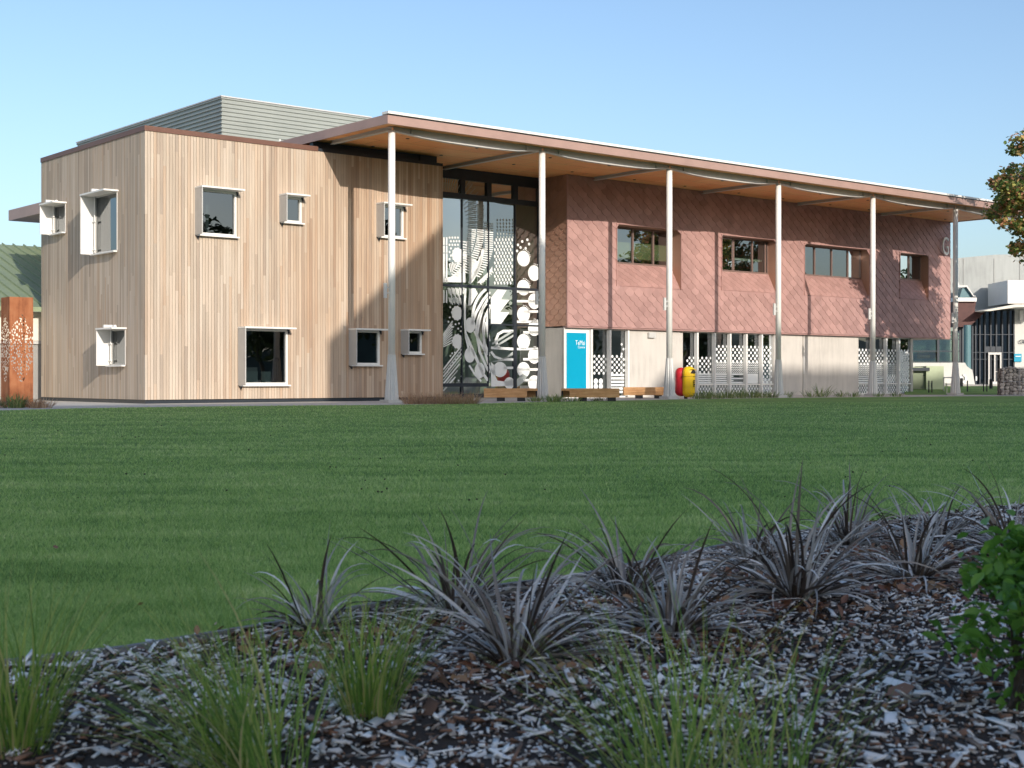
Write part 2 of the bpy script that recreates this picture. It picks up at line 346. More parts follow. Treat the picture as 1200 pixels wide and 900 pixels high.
mb = MB(); mb.box((-.545, W0-.005, 8.525), (U1, W0+.2, 8.63)); mb.build('parapet_edge', M['dark'], bld)
mb = MB(); mb.box((U0+.04, W0+.06, .0), (U1-.04, 12, .115)); mb.build('base_plinth', M['dark'], bld)
mb = MB(); mb.box((-.5, 4.0, 8.55), (4.3, 4.2, 8.93)); mb.box((4.0, 3.95, 8.53), (4.76, 4.3, 8.92)); mb.build('recessed_band', M['dark'], bld)
# interior rooms of the timber block
mb = MB(); mb.box((U0+.25, 6.6, .12), (U1-.25, 6.7, 8.4)); mb.box((U0+.25, 3.9, 3.9), (U1-.25, 11.8, 4.2)); mb.box((U0+.25, 3.9, .121), (U1-.25, 11.8, .16)); mb.box((U0+2.4, 4.2, .2), (U0+2.5, 11.8, 8.4))
mb.build('interior_wall', M['int_dark'], bld)
def window_unit(ax, plane, a0, a1, z0, z1, proj=.5):
    """frame + glass + hood + fin + sill; fin stands on the side given by the photo (low u / high w)"""
    fin_a = a0 if ax == 1 else a1; s = -1
    def q(a, t, z): return (plane+s*t, a, z) if ax == 0 else (a, plane+s*t, z)
    def bx(mb, a, b, t0, t1, c, d): mb.box(q(a, t0, c), q(b, t1, d))
    f = MB(); e = .07 if ax == 1 else .035
    bx(f, a0, a1, -.1, .03, z0, z0+e); bx(f, a0, a1, -.1, .03, z1-e, z1); bx(f, a0, a0+e, -.1, .03, z0+e, z1-e); bx(f, a1-e, a1, -.1, .03, z0+e, z1-e)
    fo = f.build('window', M['white'] if ax == 1 else M['fin'], bld)
    g = MB(); g.quad(q(a0+e, -.04, z0+e), q(a1-e, -.04, z0+e), q(a1-e, -.04, z1-e), q(a0+e, -.04, z1-e)); g.build('pane', M['glass_dark'], fo)
    h = MB(); bx(h, a0-.06, a1+.06, 0, proj, z1+.003, z1+.055); h.build('hood', M['white'], fo)
    n = MB(); d = .035
    if ax == 1: bx(n, fin_a-.05, fin_a-.05+d, .0, proj-.02, z0-.02, z1)
    else: bx(n, fin_a+.05-d, fin_a+.05, .0, proj-.02, z0-.02, z1)
    n.build('fin', M['fin'] if ax == 1 else M['white'], fo)
    l = MB(); bx(l, a0-.03, a1+.05, .031, .16, z0-.05, z0-.005); l.build('sill', M['white'], fo)
    r = MB(); c = (a0+a1)/2 if ax == 0 else a1-.1
    if ax == 0:
        r.tube(q(c, .5, z1+.10), q(c, .18, z1+.10), .05, n=10); r.tube(q(c, .2, z1+.10), q(c-.22, .2, z1+.10), .045, n=10); r.build('rain_pipe', M['white'], fo)
        r = MB(); r.tube(q(a1-.12, .06, z0+.05), q(a1-.12, .06, z1), .02, n=8)
        for zz in (z0+.12, (z0+z1)/2+.1): r.box(q(a1+.03, .09, zz), q(a1-.2, .05, zz+.04))
        r.build('stay', M['white'], fo)
    else:
        r.prism([(a1-.03, z1), (a1+.04, z1), (a1+.04, z1-.13)], 1, plane-.02, plane-.09); r.build('shade_wedge', M['dark'], fo)  # dark wedge put in as the shade under the hood end
        r = MB(); r.prism([(a0-.05, z0-.04), (a0+.05, z0-.055), (a0+.05, z0-.15)], 1, plane-.02, plane-.09); r.build('shade_wedge', M['dark'], fo)  # second dark shade wedge, below the sill
    return fo
for a in FW: window_unit(1, W0, *a)
for a in SW: window_unit(0, U0, *a)
# corner trim and things seen inside the big ground floor window
mb = MB(); mb.box((-3.3, 4.5, .55), (-2.35, 4.56, 1.02)); mb.box((-2.2, 4.5, .55), (-1.85, 4.56, 1.02)); mb.build('whiteboard', M['vinyl_pale'], bld)
# plant screen on the roof
mb = MB(); za, zb, n = 8.7, 11.33, 17; hh = (zb-za)/n; prof = []
for i in range(n): prof += [(0., za+hh*(i+.05)), (0., za+hh*(i+.45)), (.055, za+hh*(i+.60)), (.055, za+hh*(i+.92))]
for p, q in zip(prof, prof[1:]):
    mb.quad((-.76-p[0], 10-p[0], p[1]), (5.9, 10-p[0], p[1]), (5.9, 10-q[0], q[1]), (-.76-q[0], 10-q[0], q[1]))
    mb.quad((-.76-p[0], 23.5, p[1]), (-.76-p[0], 10-p[0], p[1]), (-.76-q[0], 10-q[0], q[1]), (-.76-q[0], 23.5, q[1]))
sc = mb.build('roof_screen', M['corr'], bld, fix=False)
mb = MB(); mb.box((-.84, 9.92, 11.335), (5.93, 10.1, 11.38)); mb.box((-.84, 10.1, 11.335), (-.7, 23.5, 11.38)); mb.build('screen_cap', M['greywhite'], sc)
mb = MB()
for uu in (.9, 2.05): mb = MB(); mb.tube((uu, 8.6, 8.6), (uu, 8.6, 9.75), .03, n=6); mb.build('vent_pipe', M['white'], bld)
mb = MB(); mb.box((-.8, 12.105, .1), (38.2, 24, 8.6)); mb.build('rear_block', M['conc_dark'], bld)
wn_, zn_ = onu(54, 237.5, -4.); wf_, zf_ = onu(10, 246.5, -4.)
mb = MB(); mb.box((-4, wn_, zf_-.45), (6, wf_, zf_)); mb.build('rear_canopy', M['fascia'], bld)
mb = MB(); mb.box((-.5, wn_+.8, 0), (6, wf_-.8, zf_-.46)); mb.build('rear_block', M['int_dark'], bld)
# ------------------------------------------------------------------ canopy roof
UL, UR, WF, WB = -.55, 38.3, -.57, 13.9
mb = MB(); mb.box((UL, WF, 8.89), (UR, WF+.05, 9.16)); mb.box((UL, WF+.051, 8.89), (UL+.05, WB, 9.19)); mb.box((UR-.05, WF+.051, 8.89), (UR, WB, 9.19))
fa = mb.build('roof_fascia', M['fascia'], bld)
mb = MB(); mb.box((UL+.02, WF+.01, 9.162), (UR, WF+.05, 9.20)); mb.build('shadow_gap', M['dark'], fa)
mb = MB(); mb.box((UL-.02, WF-.06, 9.202), (UR+.02, WF+.3, 9.285)); mb.build('gutter_edge', M['white'], fa)
mb = MB(); mb.box((UL+.051, WF+.301, 9.0), (UR-.051, WB, 9.195)); mb.build('roof_slab', M['greywhite'], bld)
mb = MB(); mb.box((UL+.051, WF+.051, 8.93), (UR-.051, WB-.01, 8.998)); so = mb.build('soffit', M['soffit'], bld)
for i in range(6):
    for (du, w) in ((1.7, 1.5), (4.7, 1.5), (1.7, 3.6), (4.7, 3.6)):
        mb = MB(); mb.tube((6.44*i+du, w, 8.912), (6.44*i+du, w, 8.929), .06, n=12); mb.build('downlight', M['dark'], so)
# columns, beams
for i in range(6):
    u = 6.44*i; lit = 3.62
    mb = MB(); mb.tube((u, 0, 1.35), (u, 0, 8.80), .115, n=28); co = mb.build('column', M['white'], bld)
    pl = [p for p in co.data.polygons]; [setattr(p, 'use_smooth', len(p.vertices) == 4) for p in pl]
    mb = MB(); nf = 14; rings = []
    for z, r in ((.10, .235), (.5, .205), (1.0, .165), (1.56, .128)):
        rings.append([(u+(r if k % 2 == 0 else r*.86)*math.cos(math.pi*k/nf), (r if k % 2 == 0 else r*.86)*math.sin(math.pi*k/nf), z) for k in range(2*nf)])
    mb.loft(rings).build('flared_base', M['greywhite'], co)
    mb = MB(); mb.box((u-.3, -.25, 0), (u+.28, .25, .10)); mb.build('footing', M['conc_path'], co)
    mb = MB(); mb.tube((u-.25, 0, lit-.24), (u-.25, 0, lit+.24), .062, n=16); mb.box((u-.2, -.03, lit-.1), (u-.1, .03, lit-.06)); mb.box((u-.2, -.03, lit+.08), (u-.1, .03, lit+.12)); mb.build('updown_light', M['greywhite'], co)
    wend = 3.55 if i == 0 else (5.75 if i == 1 else 4.15)
    mb = MB(); mb.box((u-.075, .0, 8.80), (u+.075, wend, 8.822)); mb.box((u-.008, .0, 8.823), (u+.008, wend, 8.915)); mb.box((u-.075, 0, 8.916), (u+.075, wend, 8.928)); mb.build('cross_beam', M['greywhite'], bld)
for i in range(6):
    a, b = 6.44*i, 6.44*(i+1) if i < 5 else 38.2
    zt, n = 8.925, 14; top = []; bot = []
    if i < 5: pr = [(a+.08, 8.80), (a+.75, 8.745), (a+1.2, 8.70), (a+2.2, 8.665), ((a+b)/2, 8.655), (b-2.2, 8.66), (b-1.2, 8.69), (b-.75, 8.735), (b-.08, 8.80)]
    else: pr = [(a+.08, 8.80), (a+.75, 8.745), (a+2., 8.68), (b-.3, 8.665)]
    mb = MB(); mb.prism(pr+[(pr[-1][0], zt), (pr[0][0], zt)], 1, -.012, .012)
    for p, q in zip(pr, pr[1:]):
        mb.add([(p[0], -.085, p[1]-.02), (q[0], -.085, q[1]-.02), (q[0], .085, q[1]-.02), (p[0], .085, p[1]-.02), (p[0], -.085, p[1]), (q[0], -.085, q[1]), (q[0], .085, q[1]), (p[0], .085, p[1])],
               [(0,3,2,1),(4,5,6,7),(0,1,5,4),(1,2,6,5),(2,3,7,6),(3,0,4,7)])
    for uu in (a+.75, b-.75): mb.box((uu-.012, -.08, 8.75), (uu+.012, .08, 8.92))
    mb.build('edge_beam', M['greywhite'], bld)
# ------------------------------------------------------------------ terracotta block
T0, T1, WT, ZB, ZC = 11.43, 38.3, 4.2, 2.88, 8.928
TW = []
for xf0, xf1, zt, za in ((723, 798, 7.13, 4.58), (846, 910, 7.10, 4.66), (943, 1019, 7.08, 4.66), (1055, 1088, 7.08, 4.78)):
    TW.append((onw(xf0, 300, WT)[0], onw(xf1, 300, WT)[0], za, zt))
DEP = [.62, .5, .5, .45]
mb = MB(); wall_holes(mb, 1, WT+.035, T0+.03, T1, ZB, ZC, TW, .12, 1); mb.box((T0+.035, WT+.16, ZB), (T0+.12, 5.8, ZC)); mb.box((T1-.1, WT+.16, ZB), (T1, 12, ZC)); mb.box((T0+.03, WT+.035, ZB-.06), (T1, WT+.3, ZB-.002)); mb.box((35.3, WT+.301, ZB-.06), (T1, 12, ZB-.002))
mb.build('upper_wall', M['terra'], bld)
def scales(org, ea, eb, en, a0, a1, b0, b1, holes, w=.53, h=.43, proud=.042, mat='terra', name='scale_cladding', parent=None):
    """overlapping rounded diamond plates on the plane org + a*ea + b*eb, standing proud along en"""
    mb = MB(); org = np.array(org); ea = np.array(ea); eb = np.array(eb); en = np.array(en)
    # outline of a diamond, its two lower edges slightly bowed
    sh = [(0, .5, .004), (-.25, .25, .012), (-.5, 0, .018), (-.46, -.17, .024), (-.35, -.31, .028), (-.17, -.44, .032), (0, -.5, .034), (.17, -.44, .032), (.35, -.31, .028), (.46, -.17, .024), (.5, 0, .018), (.25, .25, .012)]
    j = 0; b = b0 - h/2
    while b < b1 + h/2:
        a = a0 - w/2 + (w/2 if j % 2 else 0)
        while a < a1 + w/2:
            inside = any(q[0] < a < q[1] and q[2] < b < q[3] for q in holes)
            if not inside:
                vs = []
                tilt = random.uniform(-.004, .004)
                for (x, y, p) in sh:
                    aa = min(max(a+x*w*.985, a0), a1); bb = min(max(b+y*h*.985, b0), b1)
                    for q in holes:
                        if q[0] < aa < q[1] and q[2] < bb < q[3]:
                            dx = min(aa-q[0], q[1]-aa); dz = min(bb-q[2], q[3]-bb)
                            if dx < dz: aa = q[0] if aa-q[0] < q[1]-aa else q[1]
                            else: bb = q[2] if bb-q[2] < q[3]-bb else q[3]
                    vs.append((aa, bb, p/.034*proud+tilt*x))
                ar = sum(vs[k][0]*vs[(k+1) % 12][1]-vs[(k+1) % 12][0]*vs[k][1] for k in range(12))
                if abs(ar) > .01:
                    top = [tuple(org+ea*v[0]+eb*v[1]+en*v[2]) for v in vs]; bot = [tuple(org+ea*v[0]+eb*v[1]-en*.002) for v in vs[2:11]]
                    fs = [tuple(range(12))] + [(2+k, 12+k, 13+k, 3+k) for k in range(8)]
                    mb.add(top+bot, fs)
            a += w
        b += h/2; j += 1
    return mb.build(name, M[mat], parent if parent is not None else bld, fix=False)
scales((0, WT+.035, 0), (1, 0, 0), (0, 0, 1), (0, -1, 0), T0+.03, T1, ZB, ZC, TW)
scales((T0+.03, 0, 0), (0, -1, 0), (0, 0, 1), (-1, 0, 0), -5.8, -WT-.03, ZB, ZC, [], mat='terra_side')
mb = MB(); mb.box((T0-.01, WT-.008, ZB), (T0+.05, WT+.05, ZC)); mb.build('corner_trim', M['terra'], bld)
MUL = [(741, 765), (859, 881, 896), (954, 974, 993), (1064.5, )]
for k, ((a0, a1, za, zt), dep) in enumerate(zip(TW, DEP)):
    wg = WT+.035+dep; zg = onw((723, 846, 943, 1055)[k], (308, 317, 322, 327)[k], wg)[1]
    f = MB(); e = .06
    f.box((a0, wg-.05, zg-.05), (a1, wg+.05, zg+e-.02)); f.box((a0, wg-.05, zt-e), (a1, wg+.05, zt)); f.box((a0, wg-.05, zg+e-.02), (a0+e, wg+.05, zt-e)); f.box((a1-e, wg-.05, zg+e-.02), (a1, wg+.05, zt-e))
    xs = [a0] + [onw(x, 300, wg)[0] for x in MUL[k]] + [a1]
    for x in xs[1:-1]: f.box((x-.035, wg-.05, zg+e-.02), (x+.035, wg+.05, zt-e))
    fo = f.build('window', M['frame_brown'], bld)
    for x, y in zip(xs, xs[1:]):
        g = MB(); g.quad((x+.03, wg, zg), (y-.03, wg, zg), (y-.03, wg, zt-.03), (x+.03, wg, zt-.03)); g.build('pane', M['glass'], fo)
    ap = MB(); ap.quad((a0, WT+.03, za), (a1, WT+.03, za), (a1, wg-.02, zg-.02), (a0, wg-.02, zg-.02)); ap.build('apron', M['terra'], fo, fix=False)
    ev = np.array((0, wg-.05-(WT+.03), zg-.03-za)); L = float(np.linalg.norm(ev)); ev /= L; nn = np.array((0, -ev[2], ev[1]))
    scales((0, WT+.03, za), (1, 0, 0), tuple(ev), tuple(nn), a0+.01, a1-.01, .01, L-.01, [], w=.42, h=.34, proud=.02, name='apron_scales', parent=fo)
    rv = MB(); rv.quad((a1-.001, WT+.03, za), (a1-.001, wg-.04, zg), (a1-.001, wg-.04, zt), (a1-.001, WT+.03, zt)); rv.quad((a0+.001, WT+.03, za), (a0+.001, WT+.03, zt), (a0+.001, wg-.04, zt), (a0+.001, wg-.04, zg)); rv.quad((a0, WT+.03, zt-.001), (a1, WT+.03, zt-.001), (a1, wg, zt-.001), (a0, wg, zt-.001)); rv.build('reveal', M['terra_side'], fo, fix=False)
    tr = MB(); tr.box((a0-.035, WT-.02, za), (a0, WT+.05, zt+.035)); tr.box((a1, WT-.02, za), (a1+.035, WT+.05, zt+.035)); tr.box((a0, WT-.02, zt), (a1, WT+.05, zt+.035)); tr.build('trim', M['terra'], fo)
    if k == 0: bl = MB(); bl.box((a0+.05, wg+.10, zg+.22), (a1-.05, wg+.13, zt-.62)); bl.build('blind', M['blind'], fo)
    elif k == 1: bl = MB(); bl.box((a0+.05, wg+.3, zt-.95), (a1-.05, wg+.34, zt-.85)); bl.build('rail', M['int_pale'], fo)
# interior of the upper terracotta floor and of the hall
mb = MB(); mb.box((T0+.2, 8.5, 2.95), (T1-.2, 8.6, 8.8)); mb.box((T0+.13, 5.2, 2.83), (35.2, 12, 2.92)); mb.box((5, 11.8, .0), (T1-.2, 12, 8.8)); mb.box((20.4, 5.0, 2.93), (20.5, 8.5, 8.8)); mb.box((25.9, 5.0, 2.93), (26, 8.5, 8.8)); mb.box((33.4, 5.0, 2.93), (33.5, 8.5, 8.8))
mb.build('interior_wall', M['int_dark'], bld)
mb = MB(); mb.box((U1+.01, 9.0, .05), (T0, 9.1, 8.9)); mb.box((U1+.01, 6.3, 3.75), (T0+.1, 9, 4.05)); mb.box((T0-.1, 6.1, .05), (T0, 9, 8.9)); mb.box((8.9, 7.4, .05), (9.1, 7.6, 8.9)); mb.build('hall_wall', M['int_pale'], bld)
mb = MB(); mb.box((U1, 5.5, 0), (35.2, 12, .03)); mb.build('interior_floor', M['interior'], bld)
# ------------------------------------------------------------------ curtain wall
WC = 5.8
cw = MB(); mx = [519, 541, 572, 603, 631]
us = [U1+.02] + [onw(x, 300, WC)[0] for x in mx[1:]]; us[-1] = T0-.0
ztr = 7.86; z336 = 4.38
cw.box((U1, WC-.06, 8.5), (T0, WC+.1, 8.925)); cw.box((U1, WC-.08, ztr-.1), (T0, WC+.08, ztr+.1)); cw.box((U1, WC-.05, z336-.05), (T0, WC+.05, z336+.05))
for u in us[1:4]: cw.box((u-.11, WC-.09, ztr+.1), (u+.11, WC+.09, 8.5))
cw.box((T0-.22, WC-.09, ztr+.1), (T0, WC+.09, 8.5)); cw.box((T0-.16, WC-.07, .0), (T0, WC+.07, ztr-.1))
cw.box((U1, WC-.05, .0), (T0-.16, WC+.05, .18)); zl = onw(603, 381, WC)[1]; cw.box((us[2], WC-.04, zl-.03), (T0-.16, WC+.04, zl+.03)); cw.box((U1, WC-.05, .46), (us[2], WC+.05, .6)); cw.box((us[1]-.06, WC-.05, .18), (us[1]+.06, WC+.05, .46))
cu = cw.build('curtain_wall', M['dark'], bld)
mb = MB()
for u in us[1:3]: mb.box((u-.02, WC-.045, .6), (u+.02, WC+.045, z336-.05)); mb.box((u-.025, WC-.045, z336+.05), (u+.025, WC+.045, ztr-.1))
mb.box((us[3]-.025, WC-.045, z336+.05), (us[3]+.025, WC+.045, ztr-.1)); mb.box((us[3]-.075, WC-.06, .18), (us[3]+.075, WC+.06, z336-.05))
mb.build('mullion', M['dark'], cu)
for a, b in zip(us, us[1:]):
    for c, d in ((.18, .5), (.6, z336-.05), (z336+.05, ztr-.1), (ztr+.1, 8.5)):
        mb = MB(); mb.quad((a+.02, WC, c), (b-.02, WC, c), (b-.02, WC, d), (a+.02, WC, d)); mb.build('pane', M['glass'], cu)
# abstract white film graphic applied to the panes
film = MB(); pale = MB()
WV = WC-.012
def pp(x, y): u, z = onw(x, y, WV); return (min(max(u, U1+.03), T0-.17), WV, z)
def fp(pts, m=None): (m or film).add([pp(x, y) for x, y in pts], [tuple(range(len(pts)))])
def disc(x, y, r, ry=None, n=18, spikes=False):
    r *= 1.08; u, z = onw(x, y, WV); u2, _ = onw(x+r, y, WV); ru = u2-u; rz = abs(onw(x, y-(ry or r), WV)[1]-z); vs = []
    for k in range(n):
        t = 2*math.pi*k/n; f = (1 if k % 2 else .86) if spikes else 1
        vs.append((min(max(u+ru*f*math.cos(t), U1+.03), T0-.17), WV, z+rz*f*math.sin(t)))
    film.add(vs, [tuple(range(n))])
def stroke(pts, w0, w1=None, m=None):
    w0 *= 1.22; w1 = w1*1.22 if w1 else w0; n = len(pts); L = []; Rr = []
    for i, (x, y) in enumerate(pts):
        a = pts[max(0, i-1)]; b = pts[min(n-1, i+1)]; dx, dy = b[0]-a[0], b[1]-a[1]; l = math.hypot(dx, dy) or 1; w = (w0+(w1-w0)*i/(n-1))/2
        L.append((x-dy/l*w, y+dx/l*w)); Rr.append((x+dy/l*w, y-dx/l*w))
    for i in range(n-1): fp([L[i], L[i+1], Rr[i+1], Rr[i]], m)
def arc(cx, cy, rx, ry, t0, t1, w, n=14): stroke([(cx+rx*math.cos(R(t0+(t1-t0)*k/n)), cy+ry*math.sin(R(t0+(t1-t0)*k/n))) for k in range(n+1)], w)
# bay 1: vertical bars, dots, notched discs, diagonal bars
for x in (520.2, 523.4):
    stroke([(x, 278), (x, 287)], 1.5); stroke([(x, 288), (x, 296)], 1.5); stroke([(x, 297), (x, 331)], 1.6); stroke([(x, 340), (x, 355)], 1.3)
for r_ in range(7):
    for c_ in range(4):
        x = 526.8+c_*3.3+(1.6 if r_ % 2 else 0); y = 278.5+r_*4.2
        if x < 541 and not (528.5 < x and y > 288): disc(x, y, 1.1, 1.4, 8)
disc(536, 299, 6.4, 9.6, 22, True)
for k in range(9): stroke([(526.5+k*1.75, 307+.9*abs(k-2)-(2.4*max(0, k-4))*.7), (528.5+k*1.7, 319-k*1.0-.25*k*k*.4)], .9)
fp([(520, 326), (529, 324), (538, 316), (545, 307), (545.5, 331), (520, 330.5)])
for k in range(14): x = 525+k*1.5; stroke([(x, 337+.6*(k % 3)), (x+1.6, 344+(k*2.2) % 6)], .75)
for k in range(10): x = 526+k*1.5; stroke([(x, 348+(k % 2)), (x+1.2, 354+(k*1.7) % 4)], .7)
for (x, y) in ((535.5, 367), (536, 400)): disc(x, y, 6.2, 9.2, 22, True)
for x, y in ((527.5, 360), (529.5, 366), (527, 372), (530, 377), (534, 380), (538, 379), (541, 383), (537, 385), (531, 383), (525.5, 377), (527.5, 381), (529.5, 383), (533, 413), (530, 414), (528, 417), (541, 441), (537.5, 446), (540, 388)): disc(x, y, .95, 1.2, 8)
for k in range(9):
    y = 381+k*2.2; stroke([(519.5, y+11-(k*.4)), (530.5-k*.1, y-5+k*1.0)], .85)
for k in range(7):
    off = k*4.6; stroke([(519.6, 433+off*.9), (541-max(0, k-3)*2.4, 405+off+max(0, k-3)*3.0)], 1.25 if k % 2 == 0 else .6)
for k in range(16): disc(523.5+k*1.2, 436-k*1.9+((k % 2)*2), .7, .9, 6)
stroke([(519.6, 458), (525, 450.5)], 1.1); stroke([(519.6, 452), (522, 449)], .8)
# bay 2 upper: concentric comb of dashes sweeping down to the left
for band, (xa, xb, ya, yb) in enumerate(((549, 558, 228, 322), (559, 567, 240, 318), (568, 578, 262, 322))):
    n = int((yb-ya)/2.35)
    for k in range(n):
        t = k/(n-1); y = ya+(yb-ya)*t; bend = -22*max(0, t-.45)**1.7*2.4; x0 = xa+bend*(1.05-.12*band); x1 = xb+bend*(1.05-.12*band)
        m = film if y > 268 else pale
        stroke([(x0, y-.3-2.0*max(0, t-.5)), (x1, y+.6+3.6*max(0, t-.5))], 1.1, None, m)
for k in range(24):                      # upper fan of fine rays
    a = R(100-k*5.2); cx_, cy_ = 519, 262; r0, r1 = 19+k*.35, 27+k*1.1
    stroke([(cx_+r0*math.cos(a)*1.1, cy_-r0*math.sin(a)*1.9), (cx_+r1*math.cos(a)*1.1, cy_-r1*math.sin(a)*1.9)], .55, None, pale)
for k in range(11): stroke([(541+k*.2, 283+k*3.1), (549-k*.4, 284+k*3.1)], 1.05)
fp([(550, 300), (556, 305), (560, 306), (562, 300), (565, 300), (562, 316), (552, 331), (549.8, 331)])
stroke([(566, 292), (564, 304), (560, 316), (554, 327), (550, 332)], 2.6, 3.2)
for k in range(8): x = 562+k*2.; stroke([(x, 330-k*1.9), (x+2.2, 333.5-k*1.9)], .9)
fp([(573, 318), (577, 312), (577, 318), (566, 331.5), (559, 331.5)])
# bay 2 lower: crossing curved strokes and discs
fp([(550, 338), (557, 338), (560, 344), (555, 352), (552, 358), (548.5, 358)])
stroke([(545.5, 338), (544.6, 355), (544.8, 375), (546, 395), (550, 412)], 1.9)
arc(585, 372, 31, 38, 178, 240, 2.6); arc(589, 392, 31, 46, 182, 232, 2.4); arc(592, 380, 21, 40, 150, 215, 2.2); arc(594, 395, 27, 52, 120, 200, 2.2)
stroke([(574, 342), (566, 352), (558, 366), (553, 380)], 2.6); stroke([(574, 347), (566, 360), (562, 375), (559, 392), (562, 412), (570, 430), (574, 437)], 2.3)
stroke([(574, 359), (568, 372), (566, 386), (568, 402), (573, 415)], 2.0); stroke([(556, 388), (562, 400), (569, 412), (574, 417)], 2.2); stroke([(546, 392), (553, 408), (560, 424), (566, 438), (572, 446)], 2.6); stroke([(550, 428), (556, 438), (564, 447)], 1.8)
for x, y in ((551, 381), (550.5, 416), (562.5, 434)): disc(x, y, 5.6, 9, 20)
# bay 3: diamonds then zigzag then looped bars
for c_ in range(7):
    for r_ in range(14):
        x = 581.5+c_*3.7-(1.8 if r_ % 2 else 0); y = 281+r_*3.9
        if 577 < x < 601.5 and y < 334:
            big = y > 314; ry = 2.2; fp([(x-1.1, y-ry*.5), (x+.4, y-ry), (x+1.3, y+ry*.3), (x, y+ry)])
for c_ in range(6):
    for r_ in range(6): x = 583+c_*3.6; y = 258+r_*4; fp([(x-.9, y-1), (x+.2, y-1.6), (x+.9, y+.6), (x-.1, y+1.5)], pale)
fp([(575.3, 349), (584, 337.5), (595, 337.5), (587, 351), (597, 351.5), (586, 365.5), (597, 366), (587, 379.8), (575.3, 379.6)])
arc(590, 398, 9.8, 11.5, 270, 90, 2.4) if False else stroke([(602, 388), (590, 388), (584, 391.5), (581.3, 398), (582.5, 405), (586, 408.7)], 2.6)
stroke([(575.5, 407.5), (602, 409)], 2.5); stroke([(575.5, 412), (580, 418), (588, 421), (602, 421.5)], 2.3)
for (xa, ya, xb, yb) in ((577, 403, 601, 388), (579, 407, 602, 393)): stroke([(xa, ya), (xb, yb)], 1.9, None, pale)
disc(586, 433, 7.5, 9, 18); fp([(575.5, 424), (580, 429), (580, 440), (583, 446), (591, 447), (602, 444), (602, 452), (575.5, 453)]); stroke([(590, 431), (602, 431)], 2.3); disc(597, 449, 5.5, 7, 16)
fp([(576, 424), (590, 421), (601, 416), (601, 412), (588, 423)], pale)
# bay 4: discs on horizontal bars
for k, (x, y) in enumerate(((613.5, 303), (626, 320), (613.5, 337), (626, 353), (613.5, 368.5), (626, 384.5), (613.5, 400.5), (626, 417), (613.5, 433.5), (626, 449))):
    disc(x, y, 6.9 if k % 2 == 0 else 6.6, 9.2, 22)
for k, y in enumerate((341.5, 353, 365, 377, 389.5, 409, 421, 433, 445.5)): stroke([(605.4 if k % 2 or k < 2 else 613, y), (630.5, y)], 2.3)
for (x, y) in ((613.5, 303), (626, 320), (613.5, 337), (626, 353), (613.5, 368.5), (626, 384.5), (613.5, 400.5), (626, 417)):
    for k in range(7): a = R(90-k*13); fp([(x+8.2*math.cos(a)-.5, y-10.6*math.sin(a)-.6), (x+8.2*math.cos(a)+.4, y-10.6*math.sin(a)-.6), (x+8.2*math.cos(a)+.4, y-10.6*math.sin(a)+.5), (x+8.2*math.cos(a)-.5, y-10.6*math.sin(a)+.5)])
for r_ in range(4):
    for c_ in range(6): x = 604+c_*3.6; y = 282+r_*4.4; 
fp([(605.5, 445), (612, 438), (618, 441), (612, 449), (605.5, 454)], pale)
for x, y in ((607, 287), (610, 290), (616, 291), (620, 286), (606, 294), (612, 283), (618, 281)): disc(x, y, 1.3, 1.7, 8)
film.build('film_graphic', M['vinyl'], cu, fix=False); pale.build('frosted_graphic', M['vinyl_pale'], cu, fix=False)
# ------------------------------------------------------------------ ground floor base under the pink block
WG = 4.42; ZG = 2.82
ub = {k: onw(k, 430, WG)[0] for k in (664, 667, 686.5, 691, 713, 735, 797, 815.5, 836, 854, 873, 891, 908, 911, 941, 1006, 1021, 1037, 1052, 1068)}
ub0 = T0+.03
mb = MB(); mb.box((ub0, WG+.05, 0), (ub0+.15, 5.72, ZG)); mb.build('return_wall', M['conc_dark'], bld)
mb = MB(); mb.box((ub0, WG, 0), (ub[691], WG+.15, ZG)); bp = mb.build('white_wall_panel', M['white'], bld)
mb = MB(); mb.box((ub[667]-.15, WG-.03, .28), (ub[686.5], WG-.002, 2.62)); sg = mb.build('sign_panel', M['blue'], bld)
mb = MB(); mb.box((ub[735], WG, 0), (ub[797]-.02, WG+.2, ZG)); mb.box((ub[797]-.018, WG+.03, 0), (ub[797]+.2, WG+.2, ZG)); mb.build('concrete_panel', M['conc'], bld)
mb = MB(); mb.box((ub[911]-.25, WG, 0), (ub[941]-.03, WG+.2, ZG)); mb.box((ub[941]+.03, WG-.001, 0), (ub[1006], WG+.2, ZG)); mb.box((ub[941]-.029, WG+.05, 0), (ub[941]+.029, WG+.2, ZG)); mb.build('concrete_panel', M['conc'], bld)
mb = MB(); mb.box((ub[941]-.04, WG-.07, 1.0), (ub[941]+.03, WG-.003, 2.0)); mb.build('service_strip', M['greywhite'], bld)
mb = MB(); mb.box((16.15, WG-.12, 2.5), (16.55, WG-.01, 2.72)); mb.build('camera_housing', M['greywhite'], bld)
mb = MB(); mb.box((ub0, WG+.06, 2.82), (35.2, WG+.12, 2.86)); mb.build('shadow_line', M['dark'], bld)  # dark strip drawn as the shadow line below the overhang
def dotted_glazing(a, b, fins, rail, seed):
    f = MB()
    f.box((a, WG+.06, 0), (b, WG+.14, .06)); f.box((a, WG+.06, ZG-.05), (b, WG+.14, ZG))
    if rail: f.box((a, WG-.02, rail-.04), (b, WG+.04, rail+.03))
    for u in fins: f.box((u-.045, WG-.12, .06), (u+.045, WG+.06, ZG-.05))
    fo = f.build('glazed_screen', M['white'], bld)
    xs = [a]+list(fins)+[b]
    for x, y in zip(xs, xs[1:]):
        if y-x > .15: g = MB(); g.quad((x, WG+.09, .06), (y, WG+.09, .06), (y, WG+.09, ZG-.05), (x, WG+.09, ZG-.05)); g.build('pane', M['glass_clear'], fo)
    return fo
